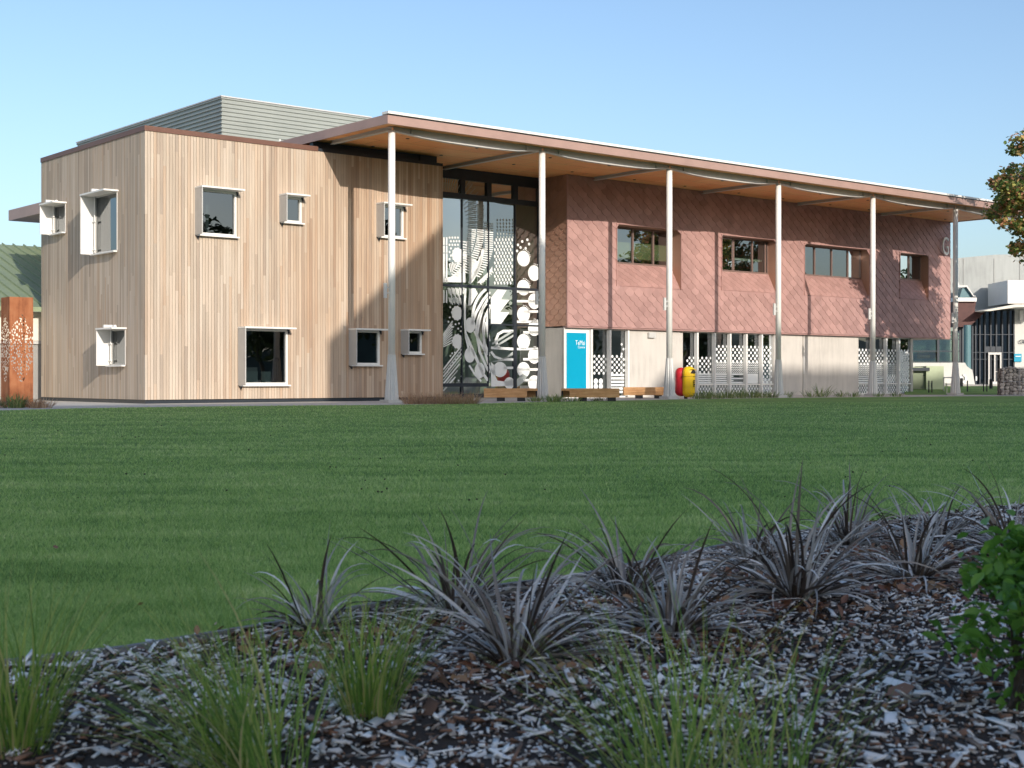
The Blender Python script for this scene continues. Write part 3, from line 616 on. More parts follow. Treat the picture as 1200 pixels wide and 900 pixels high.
def dots(mb, a, b, z0, z1, r, du, dz, el=1.):
    j = 0; z = z0
    while z < z1:
        u = a+.04+(du/2 if j % 2 else 0)
        while u < b-.04:
            mb.add([(u+r*math.cos(t*math.pi/4), WG+.08, z+r*el*math.sin(t*math.pi/4)) for t in range(8)], [tuple(range(8))]); u += du
        z += dz; j += 1
def chev(mb, a, b, z0, z1, du):
    u = a
    while u < b-.12:
        mb.quad((u, WG+.08, z0), (u+.07, WG+.08, z0), (u+.12+.07, WG+.08, z1), (u+.12, WG+.08, z1)); u += du
g1 = dotted_glazing(ub[691], ub[735], [ub[691]+.02, ub[713], ub[735]-.03], None, 1)
d = MB(); dots(d, ub[691]+.3, ub[713], 1.0, 1.75, .062, .26, .115); dots(d, ub[713], ub[735], 1.0, 1.8, .062, .26, .115)
for k in range(3): dots(d, ub[691]+.1, ub[713]-.1, .25+k*.21, .3+k*.21, .12, .28, .3)
for k in range(6): d.box((ub[713]+.1, WG+.078, .18+k*.14), (ub[735]-.1, WG+.082, .27+k*.14))
dots(d, ub[735]-.28, ub[735]-.05, 1.8, 2.4, .055, .2, .2)
d.build('dot_film', M['vinyl'], g1, fix=False)
g2 = dotted_glazing(ub[797]+.2, ub[911]-.25, [ub[815.5], ub[836], ub[854], ub[873], ub[891], ub[908]], .52, 2)
d = MB(); a2, b2 = ub[797]+.2, ub[911]-.25
dots(d, a2+.3, ub[836], 1.05, 1.7, .062, .27, .125); dots(d, ub[836], b2, 1.55, 2.3, .066, .27, .13); dots(d, ub[891], b2, .6, 1.55, .062, .27, .13)
for k in range(5): chev(d, ub[836], ub[891], 1.02+k*.105, 1.10+k*.105, .135)
for k in range(5): d.box((ub[815.5], WG+.078, .56+k*.095), ((ub[873], ub[854]+.4)[k % 2], WG+.082, .625+k*.095))
d.box((ub[873]+.06, WG+.078, .56), (ub[891]-.06, WG+.082, 1.0)); dots(d, a2, b2, .1, .45, .06, .19, .11)
d.build('dot_film', M['vinyl'], g2, fix=False)
g3 = dotted_glazing(ub[1006], ub[1068]-.06, [ub[1021], ub[1037], ub[1052]], .52, 3)
d = MB(); a3, b3 = ub[1006], ub[1068]-.06
dots(d, a3, b3, 1.5, 2.25, .07, .27, .135)
for k in range(6): chev(d, a3, b3, .95+k*.095, 1.03+k*.095, .14)
for k in range(4): d.box((a3+.05, WG+.078, .56+k*.1), (ub[1037], WG+.082, .62+k*.1))
dots(d, ub[1037], b3, .6, .95, .07, .2, .1); dots(d, a3, b3, .1, .45, .06, .19, .11); dots(d, ub[1052], b3, .9, 2.2, .08, .2, .11)
d.build('dot_film', M['vinyl'], g3, fix=False)
mb = MB(); mb.box((35.1, WG, 0), (35.28, 12, ZG)); mb.build('end_wall', M['conc_dark'], bld)
# text helper
def text(s, size, mat, parent, loc, rotz_local=0., name='lettering', ext=.01, sx=1., font_shear=0.):
    cu_ = bpy.data.curves.new(name, 'FONT'); cu_.body = s; cu_.size = size; cu_.extrude = ext
    to = bpy.data.objects.new(name+'_tmp', cu_); COL.objects.link(to); dg = bpy.context.evaluated_depsgraph_get(); dg.update()
    me = bpy.data.meshes.new_from_object(to.evaluated_get(dg)); COL.objects.unlink(to); bpy.data.objects.remove(to)
    me.transform(Matrix.Translation(loc) @ Matrix.Rotation(rotz_local, 4, 'Z') @ Matrix.Rotation(R(90), 4, 'X') @ Matrix.Diagonal((sx, 1, 1, 1)))
    me.materials.clear(); me.materials.append(mat); o = bpy.data.objects.new(name, me); COL.objects.link(o); o.parent = parent; return o
gu, gz = onw(1106, 298.5, WT-.05)
text('G', 1.32, M['vinyl'], bld, (gu-.30, WT-.14, gz), name='letter', ext=.03, sx=.66)
gu, gz = onw(675.5, 404.2, WG-.04)
text('TeMai', .27, M['vinyl'], sg, (gu-.05, WG-.034, gz), ext=.002, sx=.78); text('Centre', .13, M['vinyl'], sg, (gu+.08, WG-.034, gz-.13), ext=.002, sx=1.05)

# ================================================================== GROUND
g = MB(); S = 900; g.quad((-S, -S, -.02), (S, -S, -.02), (S, S, -.02), (-S, S, -.02)); setp(g.build('ground', M['ground'], fr=G), kind='structure')
near = [(-14, 1.2), (-6, 1.9), (-3, 3.1), (-1.41, 3.86), (-1.12, 4.07), (-.74, 4.49), (-.37, 5.0), (.25, 5.55), (1.02, 6.6), (1.9, 7.65), (3.3, 8.9), (5, 10.2), (9, 12.5), (20, 16)]
farp = [gp(x, y) for x, y in ((-700, 486), (-300, 484), (0, 481), (90, 478.5), (165, 477.3), (250, 476.2), (330, 475.4), (470, 474.4), (560, 473), (610, 471.6), (660, 470.4), (800, 468), (900, 466.4), (1119, 464.4), (1200, 464.2), (1400, 464.4))]
poly = near + farp[::-1]
lw = MB(); lw.add([(x, y, 0.) for x, y in poly], [tuple(range(len(poly)))]); setp(lw.build('lawn', M['lawn'], fr=G), kind='structure')
mu = MB(); mp = [(-14, -3), (22, -3), (22, 16)] + near[::-1]; mu.add([(x, y, .004) for x, y in mp], [tuple(range(len(mp)))]); setp(mu.build('mulch_bed', M['soil'], fr=G), kind='structure')
pa = MB(); pth = farp + [B.w((60, 20, 0))[:2], B.w((-40, 40, 0))[:2], (-60, 40)]; pa.add([(x, y, -.004) for x, y in pth], [tuple(range(len(pth)))]); setp(pa.build('path', M['conc_path'], fr=G), kind='structure')
def inpoly(X, Y, pl):
    ins = np.zeros(X.shape, bool); n = len(pl)
    for i in range(n):
        x0, y0 = pl[i]; x1, y1 = pl[(i+1) % n]
        c = ((y0 > Y) != (y1 > Y)); ins ^= c & (X < (x1-x0)*(Y-y0)/((y1-y0) if y1 != y0 else 1e-9)+x0)
    return ins
ed = MB()
for (x0, y0), (x1, y1) in zip(near[1:9], near[2:10]):
    l = math.hypot(x1-x0, y1-y0); nx, ny = (y1-y0)/l*.012, -(x1-x0)/l*.012
    ed.add([(x0-nx, y0-ny, -.01), (x1-nx, y1-ny, -.01), (x1+nx, y1+ny, -.01), (x0+nx, y0+ny, -.01), (x0-nx, y0-ny, .022), (x1-nx, y1-ny, .022), (x1+nx, y1+ny, .022), (x0+nx, y0+ny, .022)], [(0,3,2,1),(4,5,6,7),(0,1,5,4),(1,2,6,5),(2,3,7,6),(3,0,4,7)])
setp(ed.build('lawn_edging', M['kerb'], fr=G), 'thin grey edging strip between the lawn and the mulch bed', 'edging')
# lawn blades: density falls with distance so that the turf keeps its texture
def blades(n, dmin, dmax, k0):
    u = rng.random(n); d = 1/(1/dmin - u*(1/dmin-1/dmax)); a = (rng.random(n)-.5)*1.0
    x = d*np.tan(a*.82); y = d.copy(); ok = inpoly(x, y, poly); x, y = x[ok], y[ok]; n = len(x); d = y
    h = (.012+.020*rng.random(n))*np.clip(.8+d*.012, .8, 1.15); wd = .0011*k0*np.clip(d/4, 1, 12)
    t = rng.random(n)*2*np.pi; ln = h*(.3+.8*rng.random(n)); t2 = rng.random(n)*2*np.pi
    dx, dy = np.cos(t)*wd, np.sin(t)*wd; z0 = np.zeros(n)
    a_ = np.stack([x-dx, y-dy, z0], 1); b_ = np.stack([x+dx, y+dy, z0], 1); c_ = np.stack([x+np.cos(t2)*ln, y+np.sin(t2)*ln, h], 1)
    v = np.stack([a_, b_, c_], 1).reshape(-1, 3); return v, np.arange(3*n).reshape(-1, 3)
v, f = blades(760000, 3.2, 46, 1.)
setp(npmesh('lawn_grass', v, f, M['lawnblade']), 'short mown green grass covering the lawn', 'grass', kind='stuff')
# worm casts and clippings on the turf
rs = np.random.default_rng(77); pts = []
for k in range(75):
    d = 1/(1/9-rs.random()*(1/9-1/44)); x = d*(rs.random()-.5)*.85
    if inpoly(np.array([x]), np.array([d]), poly)[0]:
        for q in range(rs.integers(1, 4)): pts.append((x+rs.normal(0, .04+d*.004), d+rs.normal(0, .03), .018))
m_ = MB()
for (x, y, z) in pts:
    r_ = rs.uniform(.002, .006)*(1+y*.05); m_.loft([[(x+r_*k*math.cos(q)*rs.uniform(.7, 1.4), y+r_*k*math.sin(q), z+r_*t) for q in [i*math.pi/2.5 for i in range(5)]] for t, k in ((-.8, .6), (0, 1), (.7, .5))])
setp(m_.build('lawn_debris', M['soil'], fr=G), 'small dark worm casts and clippings scattered over the lawn', 'debris', kind='stuff')
# bark chips
n = 260000; x = rng.uniform(-4.5, 6.5, n); y = 1.6+rng.random(n)**1.3*9.5; mpoly = mp
ok = inpoly(x, y, mpoly) & (np.abs(x) < y*.42+.5); x, y = x[ok], y[ok]; n = len(x)
cl_ = rng.random(n); L = np.where(cl_ < .55, rng.uniform(.002, .006, n), np.where(cl_ < .975, rng.gamma(3., .0036, n)+.003, rng.uniform(.015, .038, n))); Wd = np.where(cl_ < .55, L*rng.uniform(.4, .9, n), np.where(cl_ < .975, L*rng.uniform(.13, .5, n), L*rng.uniform(.08, .22, n))); T = rng.uniform(.0008, .003, n); yaw = rng.random(n)*2*np.pi; pit = rng.normal(0, .28, n); rol = rng.normal(0, .3, n); zc = .006+rng.random(n)**2*.02
cor = np.array([(-1,-1,-1),(1,-.7,-1),(.8,1,-1),(-.9,.8,-1),(-1,-1,1),(1,-.7,1),(.8,1,1),(-.9,.8,1)], float)
cr = cor[None]*np.stack([L, Wd, T], 1)[:, None]*(1+rng.uniform(-.25, .25, (n, 8, 1)))
cy, sy, cp, sp_, cl, sl = np.cos(yaw), np.sin(yaw), np.cos(pit), np.sin(pit), np.cos(rol), np.sin(rol)
X, Y, Z = cr[..., 0], cr[..., 1], cr[..., 2]
Y, Z = Y*cl[:, None]-Z*sl[:, None], Y*sl[:, None]+Z*cl[:, None]; X, Z = X*cp[:, None]-Z*sp_[:, None], X*sp_[:, None]+Z*cp[:, None]
X, Y = X*cy[:, None]-Y*sy[:, None], X*sy[:, None]+Y*cy[:, None]
v = np.stack([X+x[:, None], Y+y[:, None], Z+zc[:, None]], 2).reshape(-1, 3)
fb = np.array([(0,3,2,1),(4,5,6,7),(0,1,5,4),(1,2,6,5),(2,3,7,6),(3,0,4,7)]); f = (np.arange(n)[:, None, None]*8+fb[None]).reshape(-1, 4)
setp(npmesh('wood_chips', v, f, M['chips']), 'mixed grey and brown bark chips mulching the planting bed', 'mulch', kind='stuff')

# ================================================================== PLANTS
def ribbon(mb_v, mb_f, base, az, length, lean, droop, width, seg=7, fold=.25, twist=0.):
    """arching strap leaf with a shallow V section"""
    p = np.array(base, float); d0 = np.array([math.cos(az), math.sin(az)]); side0 = np.array([-d0[1], d0[0], 0]); ang = lean; st = length/seg; sw = .6*math.sin(az*37.7+length*211)
    for k in range(seg+1):
        t = k/seg; w = width*(1-.15*abs(t-.3))*(max(0, 1-t**2.2))**.8*(.75+.5*min(1, t*4)); w = max(w, .0006)
        tw = twist*t; dirv = np.array([d0[0]*math.sin(ang), d0[1]*math.sin(ang), math.cos(ang)])
        up = np.cross(side0, dirv); s = side0*math.cos(tw)+up*math.sin(tw); nrm = np.cross(dirv, s)
        b = len(mb_v); mb_v += [tuple(p-s*w/2+nrm*w*fold), tuple(p), tuple(p+s*w/2+nrm*w*fold)]
        if k: mb_f += [(b-3, b-2, b+1, b), (b-2, b-1, b+2, b+1)]
        p = p+dirv*st+side0*(sw*st*t); ang += droop/seg*(.25+1.5*t)
def clump(name, label, cat, loc, mat, n, ln, lean, droop, wd, rad, group=None, seg=7, fold=.25, azr=None, seed=0, tw=.6, lv=(.65, 1.12)):
    rs = random.Random(seed); v = []; f = []
    for k in range(n):
        az = rs.uniform(0, 2*math.pi) if azr is None else rs.gauss(*azr); rr = rad*math.sqrt(rs.random()); q = k/n
        base = (math.cos(az)*rr, math.sin(az)*rr, 0); le = lean[0]+(lean[1]-lean[0])*(q**.8)+rs.uniform(-.1, .1)
        ribbon(v, f, base, az+rs.uniform(-.5, .5), ln*rs.uniform(*lv), max(.02, le), rs.uniform(*droop), wd*rs.uniform(.7, 1.15), seg, fold, rs.uniform(-tw, tw))
    me = bpy.data.meshes.new(name); me.from_pydata(v, [], f); me.materials.append(mat); me.polygons.foreach_set('use_smooth', [True]*len(f)); me.update()
    o = bpy.data.objects.new(name, me); COL.objects.link(o); o.location = loc
    return setp(o, label, cat, group)
GA = 'bronze and silver strap leaved clumps along the back of the mulch bed'
AST = [ # px, py of base, leaf length, count, label
 (372, 742, .32, 34, 'bronze strap plant half hidden behind the bright green grass tufts at left', 0),
 (533, 722, .43, 52, 'bronze strap plant behind the front centre one, leaves reaching left over the lawn edge', 1),
 (604, 778, .42, 66, 'silvery bronze strap plant nearest the camera at the centre of the mulch bed', 2),
 (735, 702, .40, 50, 'bronze strap plant at the lawn edge, just behind the dark one right of centre', 3),
 (786, 748, .38, 60, 'dark bronze strap plant right of centre with one upright brown leaf', 4),
 (884, 668, .38, 40, 'small bronze strap plant behind the tallest silver clump', 5),
 (934, 705, .50, 66, 'large silvery strap plant with the tallest upright leaf', 6),
 (994, 642, .40, 46, 'strap plant at the lawn edge right behind the tallest silver clump', 7),
 (1070, 682, .38, 58, 'bronze strap plant standing left of the leafy green shrub, closest to it', 8),
 (1101, 638, .36, 44, 'strap plant at the lawn edge second from the right', 9),
 (1187, 652, .42, 60, 'strap plant at the right edge behind the leafy green shrub', 10)]
for x, y, ln, n, lab, sd in AST:
    px_, py_ = gp(x, y)
    clump('strap_plant', lab, 'plant', (px_, py_, .0), M['astelia'], int(n*1.9), .93*ln, (.10, 1.45), (.35, 2.1), .0115, .045, GA, 10, .30, seed=100+sd, tw=1.3, lv=(.5, 1.3))
GG = 'bright green tussock grasses at the front of the bed'
TUS = [(22, 884, .40, 170, 'bright green grass tuft at the left edge of the photo', None, .05),
 (330, 925, .43, 190, 'tall green grass tuft leaning left, nearest the camera', (2.9, .75), .09),
 (432, 842, .32, 190, 'dense upright green grass tuft beside the leaning one', None, .05),
 (800, 930, .40, 130, 'yellow green grass tuft at the bottom edge right of centre', (2.0, 1.6), .10),
 (905, 950, .34, 60, 'sparse yellowing grass tuft furthest right at the bottom edge', None, .08),
 (265, 905, .30, 40, 'thin blue green grass tuft just left of the leaning tall one', (1.8, 1.2), .08)]
for k, (x, y, ln, n, lab, azr, rad) in enumerate(TUS):
    px_, py_ = gp(x, y)
    clump('grass_tuft', lab, 'grass plant', (px_, py_, .0), M['grass'], n, ln, (.02, .62) if azr is None else (.08, .95), (.1, .75), .0036, rad*1.25, GG, 7, .2, azr, 300+k, .4)
# leafy shrub at right
def leaf_cloud(pts, size, rs, kind='oval'):
    """leaf blades at pts as folded polygons -> verts, quads"""
    if kind == 'oval': shp = np.array([(0,0,0),(.35,.28,.10),(.75,.22,.10),(1,0,-.03),(.75,-.22,.10),(.35,-.28,.10)])
    else: shp = np.array([(0,0,0),(.1,.35,.06),(.55,.62,.0),(1,0,-.05),(.55,-.62,.0),(.1,-.35,.06)])
    n = len(pts); sz = size*rs.uniform(.6, 1.25, n); yaw = rs.uniform(0, 2*np.pi, n); pit = rs.normal(.2, .55, n); rol = rs.normal(0, .6, n)
    c = shp[None]*sz[:, None, None]; X, Y, Z = c[..., 0], c[..., 1], c[..., 2]
    cl, sl, cp, sp2, cy, sy = [q[:, None] for q in (np.cos(rol), np.sin(rol), np.cos(pit), np.sin(pit), np.cos(yaw), np.sin(yaw))]
    Y, Z = Y*cl-Z*sl, Y*sl+Z*cl; X, Z = X*cp+Z*sp2, -X*sp2+Z*cp; X, Y = X*cy-Y*sy, X*sy+Y*cy
    v = np.stack([X, Y, Z], 2)+pts[:, None]; base = np.arange(n)[:, None, None]*6
    return v.reshape(-1, 3), (base+np.array([(0,1,2,3),(0,3,4,5)])[None]).reshape(-1, 4)
sx_, sy_ = gp(1192, 838); sh = thing('leafy_shrub', 'leafy green shrub on thin stems at the right edge of the mulch bed', 'shrub', (sx_, sy_, 0), G)
rs = np.random.default_rng(5); stems = MB(); LP = []
for k in range(9):
    a = rs.uniform(0, 6.28); r_ = rs.uniform(.02, .16); top = (sx_+.03+r_*math.cos(a)*1.0, sy_+r_*math.sin(a), rs.uniform(.22, .41)); b0_ = (sx_+rs.uniform(-.03, .03), sy_+rs.uniform(-.03, .03), 0)
    mid = tuple((p+q)/2+rs.uniform(-.02, .02) for p, q in zip(b0_, top)); stems.path([b0_, mid, top], [.005, .004, .002], 6)
    for j in range(4):
        e = (top[0]+rs.normal(0, .05), top[1]+rs.normal(0, .05), top[2]+rs.uniform(-.06, .05)); stems.path([mid if j % 2 else top, e], [.0025, .0015], 5)
        for q in range(34): LP.append((e[0]+rs.normal(0, .032), e[1]+rs.normal(0, .032), e[2]+rs.normal(0, .026)))
for q in range(26): LP.append((sx_-.08+rs.normal(0, .025), sy_+rs.normal(0, .03), .17+rs.normal(0, .03)))
for q in range(14): LP.append((sx_-.02+rs.normal(0, .03), sy_+rs.normal(0, .03), .03+rs.uniform(0, .05)))
stems.build('stem', M['bark'], sh)
v, f = leaf_cloud(np.array(LP), .040, rs); npmesh('foliage', v, f, M['shrub'], sh, (sx_, sy_, 0))
# fallen leaves
LF = [(1043, 752, 'pale yellow fallen leaf on the mulch at right'), (1050, 816, 'rust brown fallen leaf among grey chips at right'), (1085, 690, 'rust leaf beside the shrub'), (896, 752, 'tan curled leaf below the large silvery clump'), (118, 870, 'brown fallen leaf beside the left grass tuft'), (168, 716, 'small yellow leaf lying on the lawn at left'), (62, 648, 'pale dead leaf on the far left of the lawn'), (520, 815, 'rust leaf in front of the dense upright grass tuft'), (1120, 722, 'orange brown leaf between strap plant and shrub'), (1150, 774, 'red brown leaf under the shrub')]
for k, (x, y, lab) in enumerate(LF):
    a, b = gp(x, y); v, f = leaf_cloud(np.array([(0, 0, .012)]), .05 if y > 730 else .022, np.random.default_rng(40+k), 'broad')
    o = npmesh('fallen_leaf', v, f, M['litter']); o.location = (a, b, .016); setp(o, lab, 'leaf', 'fallen leaves on mulch and lawn')
n = 900; rs = np.random.default_rng(9); cen = [gp(a[0]+rs.normal(0, 18), a[1]+12) for a in AST]; pts = []
for k in range(n): c = cen[k % len(cen)]; pts.append((c[0]+rs.normal(0, .16), c[1]-.05+rs.normal(0, .12), rs.uniform(.015, .03)))
v, f = leaf_cloud(np.array(pts), .045, rs, 'oval'); setp(npmesh('leaf_litter', v, f, M['litter']), 'rusty dead leaves littered round the strap plants', 'leaf litter', kind='stuff')
# planting along the building
def bplant(px0, y, mat, n, ln, wd, lab, grp, seed, rad=.12, cat='plant', name='border_plant', lean=(.05, .9)):
    a, b = gp(px0, y); clump(name, lab, cat, (a, b, -.004), mat, n, ln, lean, (.2, 1.0), wd, rad, grp, 5, .2, None, seed, .5)
GB = 'brown sedges at the foot of the timber wall'
for k, (x, w_) in enumerate(((481, 'first brown sedge from the flared column'), (493, 'second brown sedge from the flared column'), (505, 'third brown sedge from the flared column'), (517, 'middle brown sedge below the timber wall corner'), (529, 'brown sedge just right of the timber wall corner'), (541, 'brown sedge second from the orange bench'), (553, 'brown sedge next to the orange bench'))):
    bplant(x, 473.4, M['brown_grass'], 150, .46, .012, w_, GB, 500+k, .24, 'sedge', 'brown_sedge', (.05, 1.1))
GP = 'low green plants along the building'
for k, (x, y, n, ln, lab) in enumerate(((628, 470.5, 50, .22, 'small green plant right of the first bench'), (646, 471, 60, .30, 'green plant left of the second bench'), (653, 470.5, 60, .28, 'green plant touching the end of the second bench'),
    (672, 470.4, 40, .2, 'low plant under the left end of the second bench'), (702, 470, 40, .18, 'low plant under the middle of the second bench'), (818, 467.3, 60, .35, 'green tuft right of the yellow bin'), (829, 467.2, 80, .42, 'dark green bush right of the yellow bin'),
    (842, 466.9, 70, .3, 'yellowish tuft before the dotted glazing, beside the dark green bush'), (855, 466.6, 80, .36, 'tuft before the third glazing fin'), (868, 466.4, 80, .4, 'tuft before the fourth glazing fin'), (881, 466.2, 80, .38, 'tuft before the fifth glazing fin'),
    (893, 466, 70, .36, 'tuft left of the last glazing fin'), (904, 465.9, 60, .3, 'tuft left of the fourth column'), (922, 465.7, 40, .3, 'reddish tuft right of the fourth column'), (950, 465.4, 40, .32, 'small weed under the concrete joint'), (963, 465.2, 50, .55, 'taller weed in front of the grey concrete panel'),
    (985, 465, 40, .3, 'small weed at the right end of the concrete panel'), (1000, 464.9, 40, .25, 'low weed left of the right hand glazing'), (1030, 464.7, 40, .22, 'low weed at the foot of the fifth column'), (1050, 464.6, 40, .22, 'low weed before the right hand glazing'))):
    bplant(x, y, M['plant'], n, ln*1.1, .022, lab, GP, 600+k, .28)
for k, (x, lab) in enumerate(((-4, 'orange tinged plant left of the rusty pillar'), (12, 'green plant before the rusty pillar'), (22, 'leafy plant at the foot of the rusty pillar'), (41, 'small reddish plant right of the rusty pillar'), (52, 'brown tipped plant at the timber corner'))):
    bplant(x, 478, M['plant'] if k in (1, 2) else M['brown_grass'], 70, .42 if k in (1, 2) else .3, .024, lab, 'plants round the rusty pillar', 700+k, .2)

# ================================================================== STREET FURNITURE
def bench(px0, px1, y, open_right, label, mat='bench'):
    x0, d = gp(px0, y); x1, _ = gp(px1, y); L = x1-x0; t = thing('timber_bench', label, 'bench', ((x0+x1)/2, d, 0), G, 'heavy timber benches by the path')
    cx_ = (x0+x1)/2; dep = .55
    for k, z in enumerate((.13, .245)):
        a, b = (x0, x1-.36) if open_right else (x0+.28, x1)
        mb = MB(); mb.box((a, d, z), (b, d+.12, z+.11)); mb.build('front_beam', M[mat], t)
    mb = MB()
    for k in range(4): mb.box((x0, d-.01+k*.14, .36), (x1, d+.125+k*.14, .44))
    mb.build('seat', M[mat], t)
    mb = MB(); mb.box((x0, d+.43, .13), (x1, d+.55, .355)); mb.build('back_beam', M[mat], t)
    mb = MB(); e = x1-.06 if open_right else x0+.01; mb.box((e, d+.2, .14), (e+.05, d+.42, .35)); mb.box((x0+.3, d+.40, .13), (x1-.4, d+.425, .35)); mb.build('end_beam', M['black'], t)
    for fx in (.24, .62) if open_right else (.30, .80):
        mb = MB(); mb.box((x0+L*fx, d+.06, 0), (x0+L*fx+.28, d+.4, .128)); mb.build('foot', M['black'], t)
    return t
bench(567, 630, 470.2, True, 'orange brown timber bench in front of the patterned glass wall')
bench(658, 726, 470.2, False, 'timber bench in front of the blue panel, middle of the three')
bench(731, 790, 467, True, 'darker brown timber bench beside the red and yellow bin')
bx_, bd = gp(804, 467.2); bn = thing('litter_bin', 'double capsule litter bin, yellow in front and red behind, beside the third column', 'litter bin', (bx_, bd, 0), G)
def capsule(cx_, cy_, rx, ry, z0, z1, ns=24):
    rings = []
    for t in np.linspace(0, 1, 22):
        if t < .2: a = t/.2*math.pi/2; k = math.sin(a); z = z0+.2*(1-math.cos(a))
        elif t > .72: a = (t-.72)/.28*math.pi/2; k = math.cos(a)*.999+.001; z = z1-.26+.26*math.sin(a)
        else: k = 1; z = z0+.2+(t-.2)/.52*(z1-z0-.46)
        k = max(k, .02)**.75; g_ = 1-.06*(1-t)
        rings.append([(cx_+rx*k*g_*math.copysign(abs(math.cos(q))**.7, math.cos(q)), cy_+ry*k*g_*math.copysign(abs(math.sin(q))**.7, math.sin(q)), z) for q in [2*math.pi*i/ns for i in range(ns)]])
    return rings
mb = MB(); mb.loft(capsule(bx_+.10, bd, .255, .24, .05, 1.25)); ys = mb.build('yellow_shell', M['yellow'], bn, smooth=True)
mb = MB(); mb.loft(capsule(bx_-.17, bd+.2, .24, .25, .09, 1.21)); mb.build('red_shell', M['red'], bn, smooth=True)
mb = MB(); mb.prism([(bx_+.14, .98), (bx_+.34, .98), (bx_+.34, 1.02), (bx_+.30, 1.10), (bx_+.24, 1.12), (bx_+.18, 1.06)], 1, bd-.25, bd-.15); mb.build('slot', M['bindark'], ys)
mb = MB(); mb.prism([(bx_+.12, 1.125), (bx_+.22, 1.165), (bx_+.34, 1.13), (bx_+.36, 1.09), (bx_+.24, 1.14)], 1, bd-.30, bd-.1); mb.build('slot_hood', M['yellow'], ys)
mb = MB(); mb.box((bx_-.18, bd-.238, .86), (bx_+.352, bd+.2, .868)); mb.build('lid_seam', M['bindark'], ys)
mb = MB(); mb.tube((bx_, bd+.1, -.01), (bx_, bd+.1, .16), .07, n=12); mb.build('post', M['black'], bn)
mb = MB(); [mb.box((bx_+.262, bd-.242, z), (bx_+.262+w, bd-.2, z+.05)) for z, w in ((.46, .03), (.53, .05), (.60, .035), (.67, .05))]; mb.build('marking', M['bindark'], ys)

# ================================================================== LEFT NEIGHBOUR
gb = thing('green_roofed_building', 'single-storey cream building with a sage green ribbed roof left of the timber block', 'building', (-14, 12.6, 0))
ze, wr, zr = 3.32, 21.5, 6.4; uE0, uE1 = -26., -1.2
mb = MB(); mb.add([(uE0, 12.2, ze), (uE1, 12.2, ze), (uE1, wr, zr), (uE0, wr, zr), (uE0, 12.2, ze-.08), (uE1, 12.2, ze-.08), (uE1, wr, zr-.08), (uE0, wr, zr-.08)], [(0,1,2,3),(7,6,5,4),(0,4,5,1),(1,5,6,2),(2,6,7,3),(3,7,4,0)])
ro = mb.build('roof', M['greenroof'], gb)
mb = MB(); u = uE0; L = math.hypot(wr-12.2, zr-ze); sl_ = (zr-ze)/(wr-12.2)
while u < uE1: mb.add([(u-.03, 12.2, ze+.002), (u+.03, 12.2, ze+.002), (u+.02, 12.2, ze+.075), (u-.02, 12.2, ze+.075), (u-.03, wr, zr+.002), (u+.03, wr, zr+.002), (u+.02, wr, zr+.075), (u-.02, wr, zr+.075)], [(0,1,2,3),(4,7,6,5),(1,5,6,2),(2,6,7,3),(3,7,4,0)]); u += .45
mb.build('roof_rib', M['greenroof'], ro)
mb = MB(); mb.box((uE0, 12.08, ze-.14), (uE1, 12.2, ze+.02)); mb.build('gutter', M['greenroof'], gb)
mb = MB(); mb.box((uE0, 12.7, 0), (-8.3, 12.9, 3.2)); mb.box((-8.29, 12.7, 2.15), (uE1, 12.9, 3.2)); mb.box((uE0, 12.95, 0), (uE1, 24, 3.1)); mb.build('wall', M['cream'], gb)
mb = MB(); mb.box((-8.28, 12.72, 0), (-8.1, 12.85, 2.14)); mb.box((-8.09, 12.72, 2.03), (uE1, 12.85, 2.14)); df = mb.build('door', M['greywhite'], gb)
mb = MB(); mb.box((-8.09, 12.8, .02), (uE1, 12.84, 2.03)); mb.build('door_leaf', M['interior'], df)
cx2, cd2 = gp(20, 476.5); cu2, cw2 = B.inv((cx2, cd2))
cp = thing('rusty_pillar', 'square rusty steel pillar cut with leaf shaped perforations, left of the timber block', 'pillar', (cu2, cw2, 0))
mb = MB(); s_ = .33; mb.quad((cu2-s_, cw2-s_, 0), (cu2+s_, cw2-s_, 0), (cu2+s_, cw2-s_, 3.05), (cu2-s_, cw2-s_, 3.05)); mb.quad((cu2-s_, cw2+s_, 0), (cu2-s_, cw2-s_, 0), (cu2-s_, cw2-s_, 3.05), (cu2-s_, cw2+s_, 3.05)); mb.quad((cu2-s_, cw2-s_, 3.05), (cu2+s_, cw2-s_, 3.05), (cu2+s_, cw2+s_, 3.05), (cu2-s_, cw2+s_, 3.05))
mb.box((cu2+s_-.06, cw2+s_-.06, 0), (cu2+s_-.01, cw2+s_-.01, 3.04)); mb.build('perforated_skin', M['corten'], cp, fix=False)

# ================================================================== RIGHT BACKGROUND
rb = thing('white_entrance_building', 'white rendered building with a dark glazed entrance far behind the right end of the veranda', 'building', (P(1160, 450, 86)[0], 86, 0), G)
def pbox(mb, x0, x1, y0, y1, d, th=.3):
    a = P(x0, y1, d); b = P(x1, y0, d); mb.box((a[0], d, a[2]), (b[0], d+th, b[2])); return mb
def ppoly(mb, pts, d, th=.3):
    mb.prism([(P(x, y, d)[0], P(x, y, d)[2]) for x, y in pts], 1, d, d+th); return mb
m_ = MB(); ppoly(m_, [(1095, 304), (1122, 302.5), (1165, 298.5), (1230, 297), (1230, 356), (1190, 356.5), (1150, 364), (1142, 364), (1144, 352), (1095, 352)], 88, 3); wl = m_.build('upper_wall', M['conc_far'], rb)
m_ = MB(); [pbox(m_, x-.15, x+.15, 303, 336, 87.97, .02) for x in (1129, 1165, 1195)]; m_.build('wall_joint', M['interior'], wl)
m_ = MB(); pbox(m_, 1181, 1240, 328.5, 355.6, 84, 3.5); m_.build('white_block', M['white'], rb)
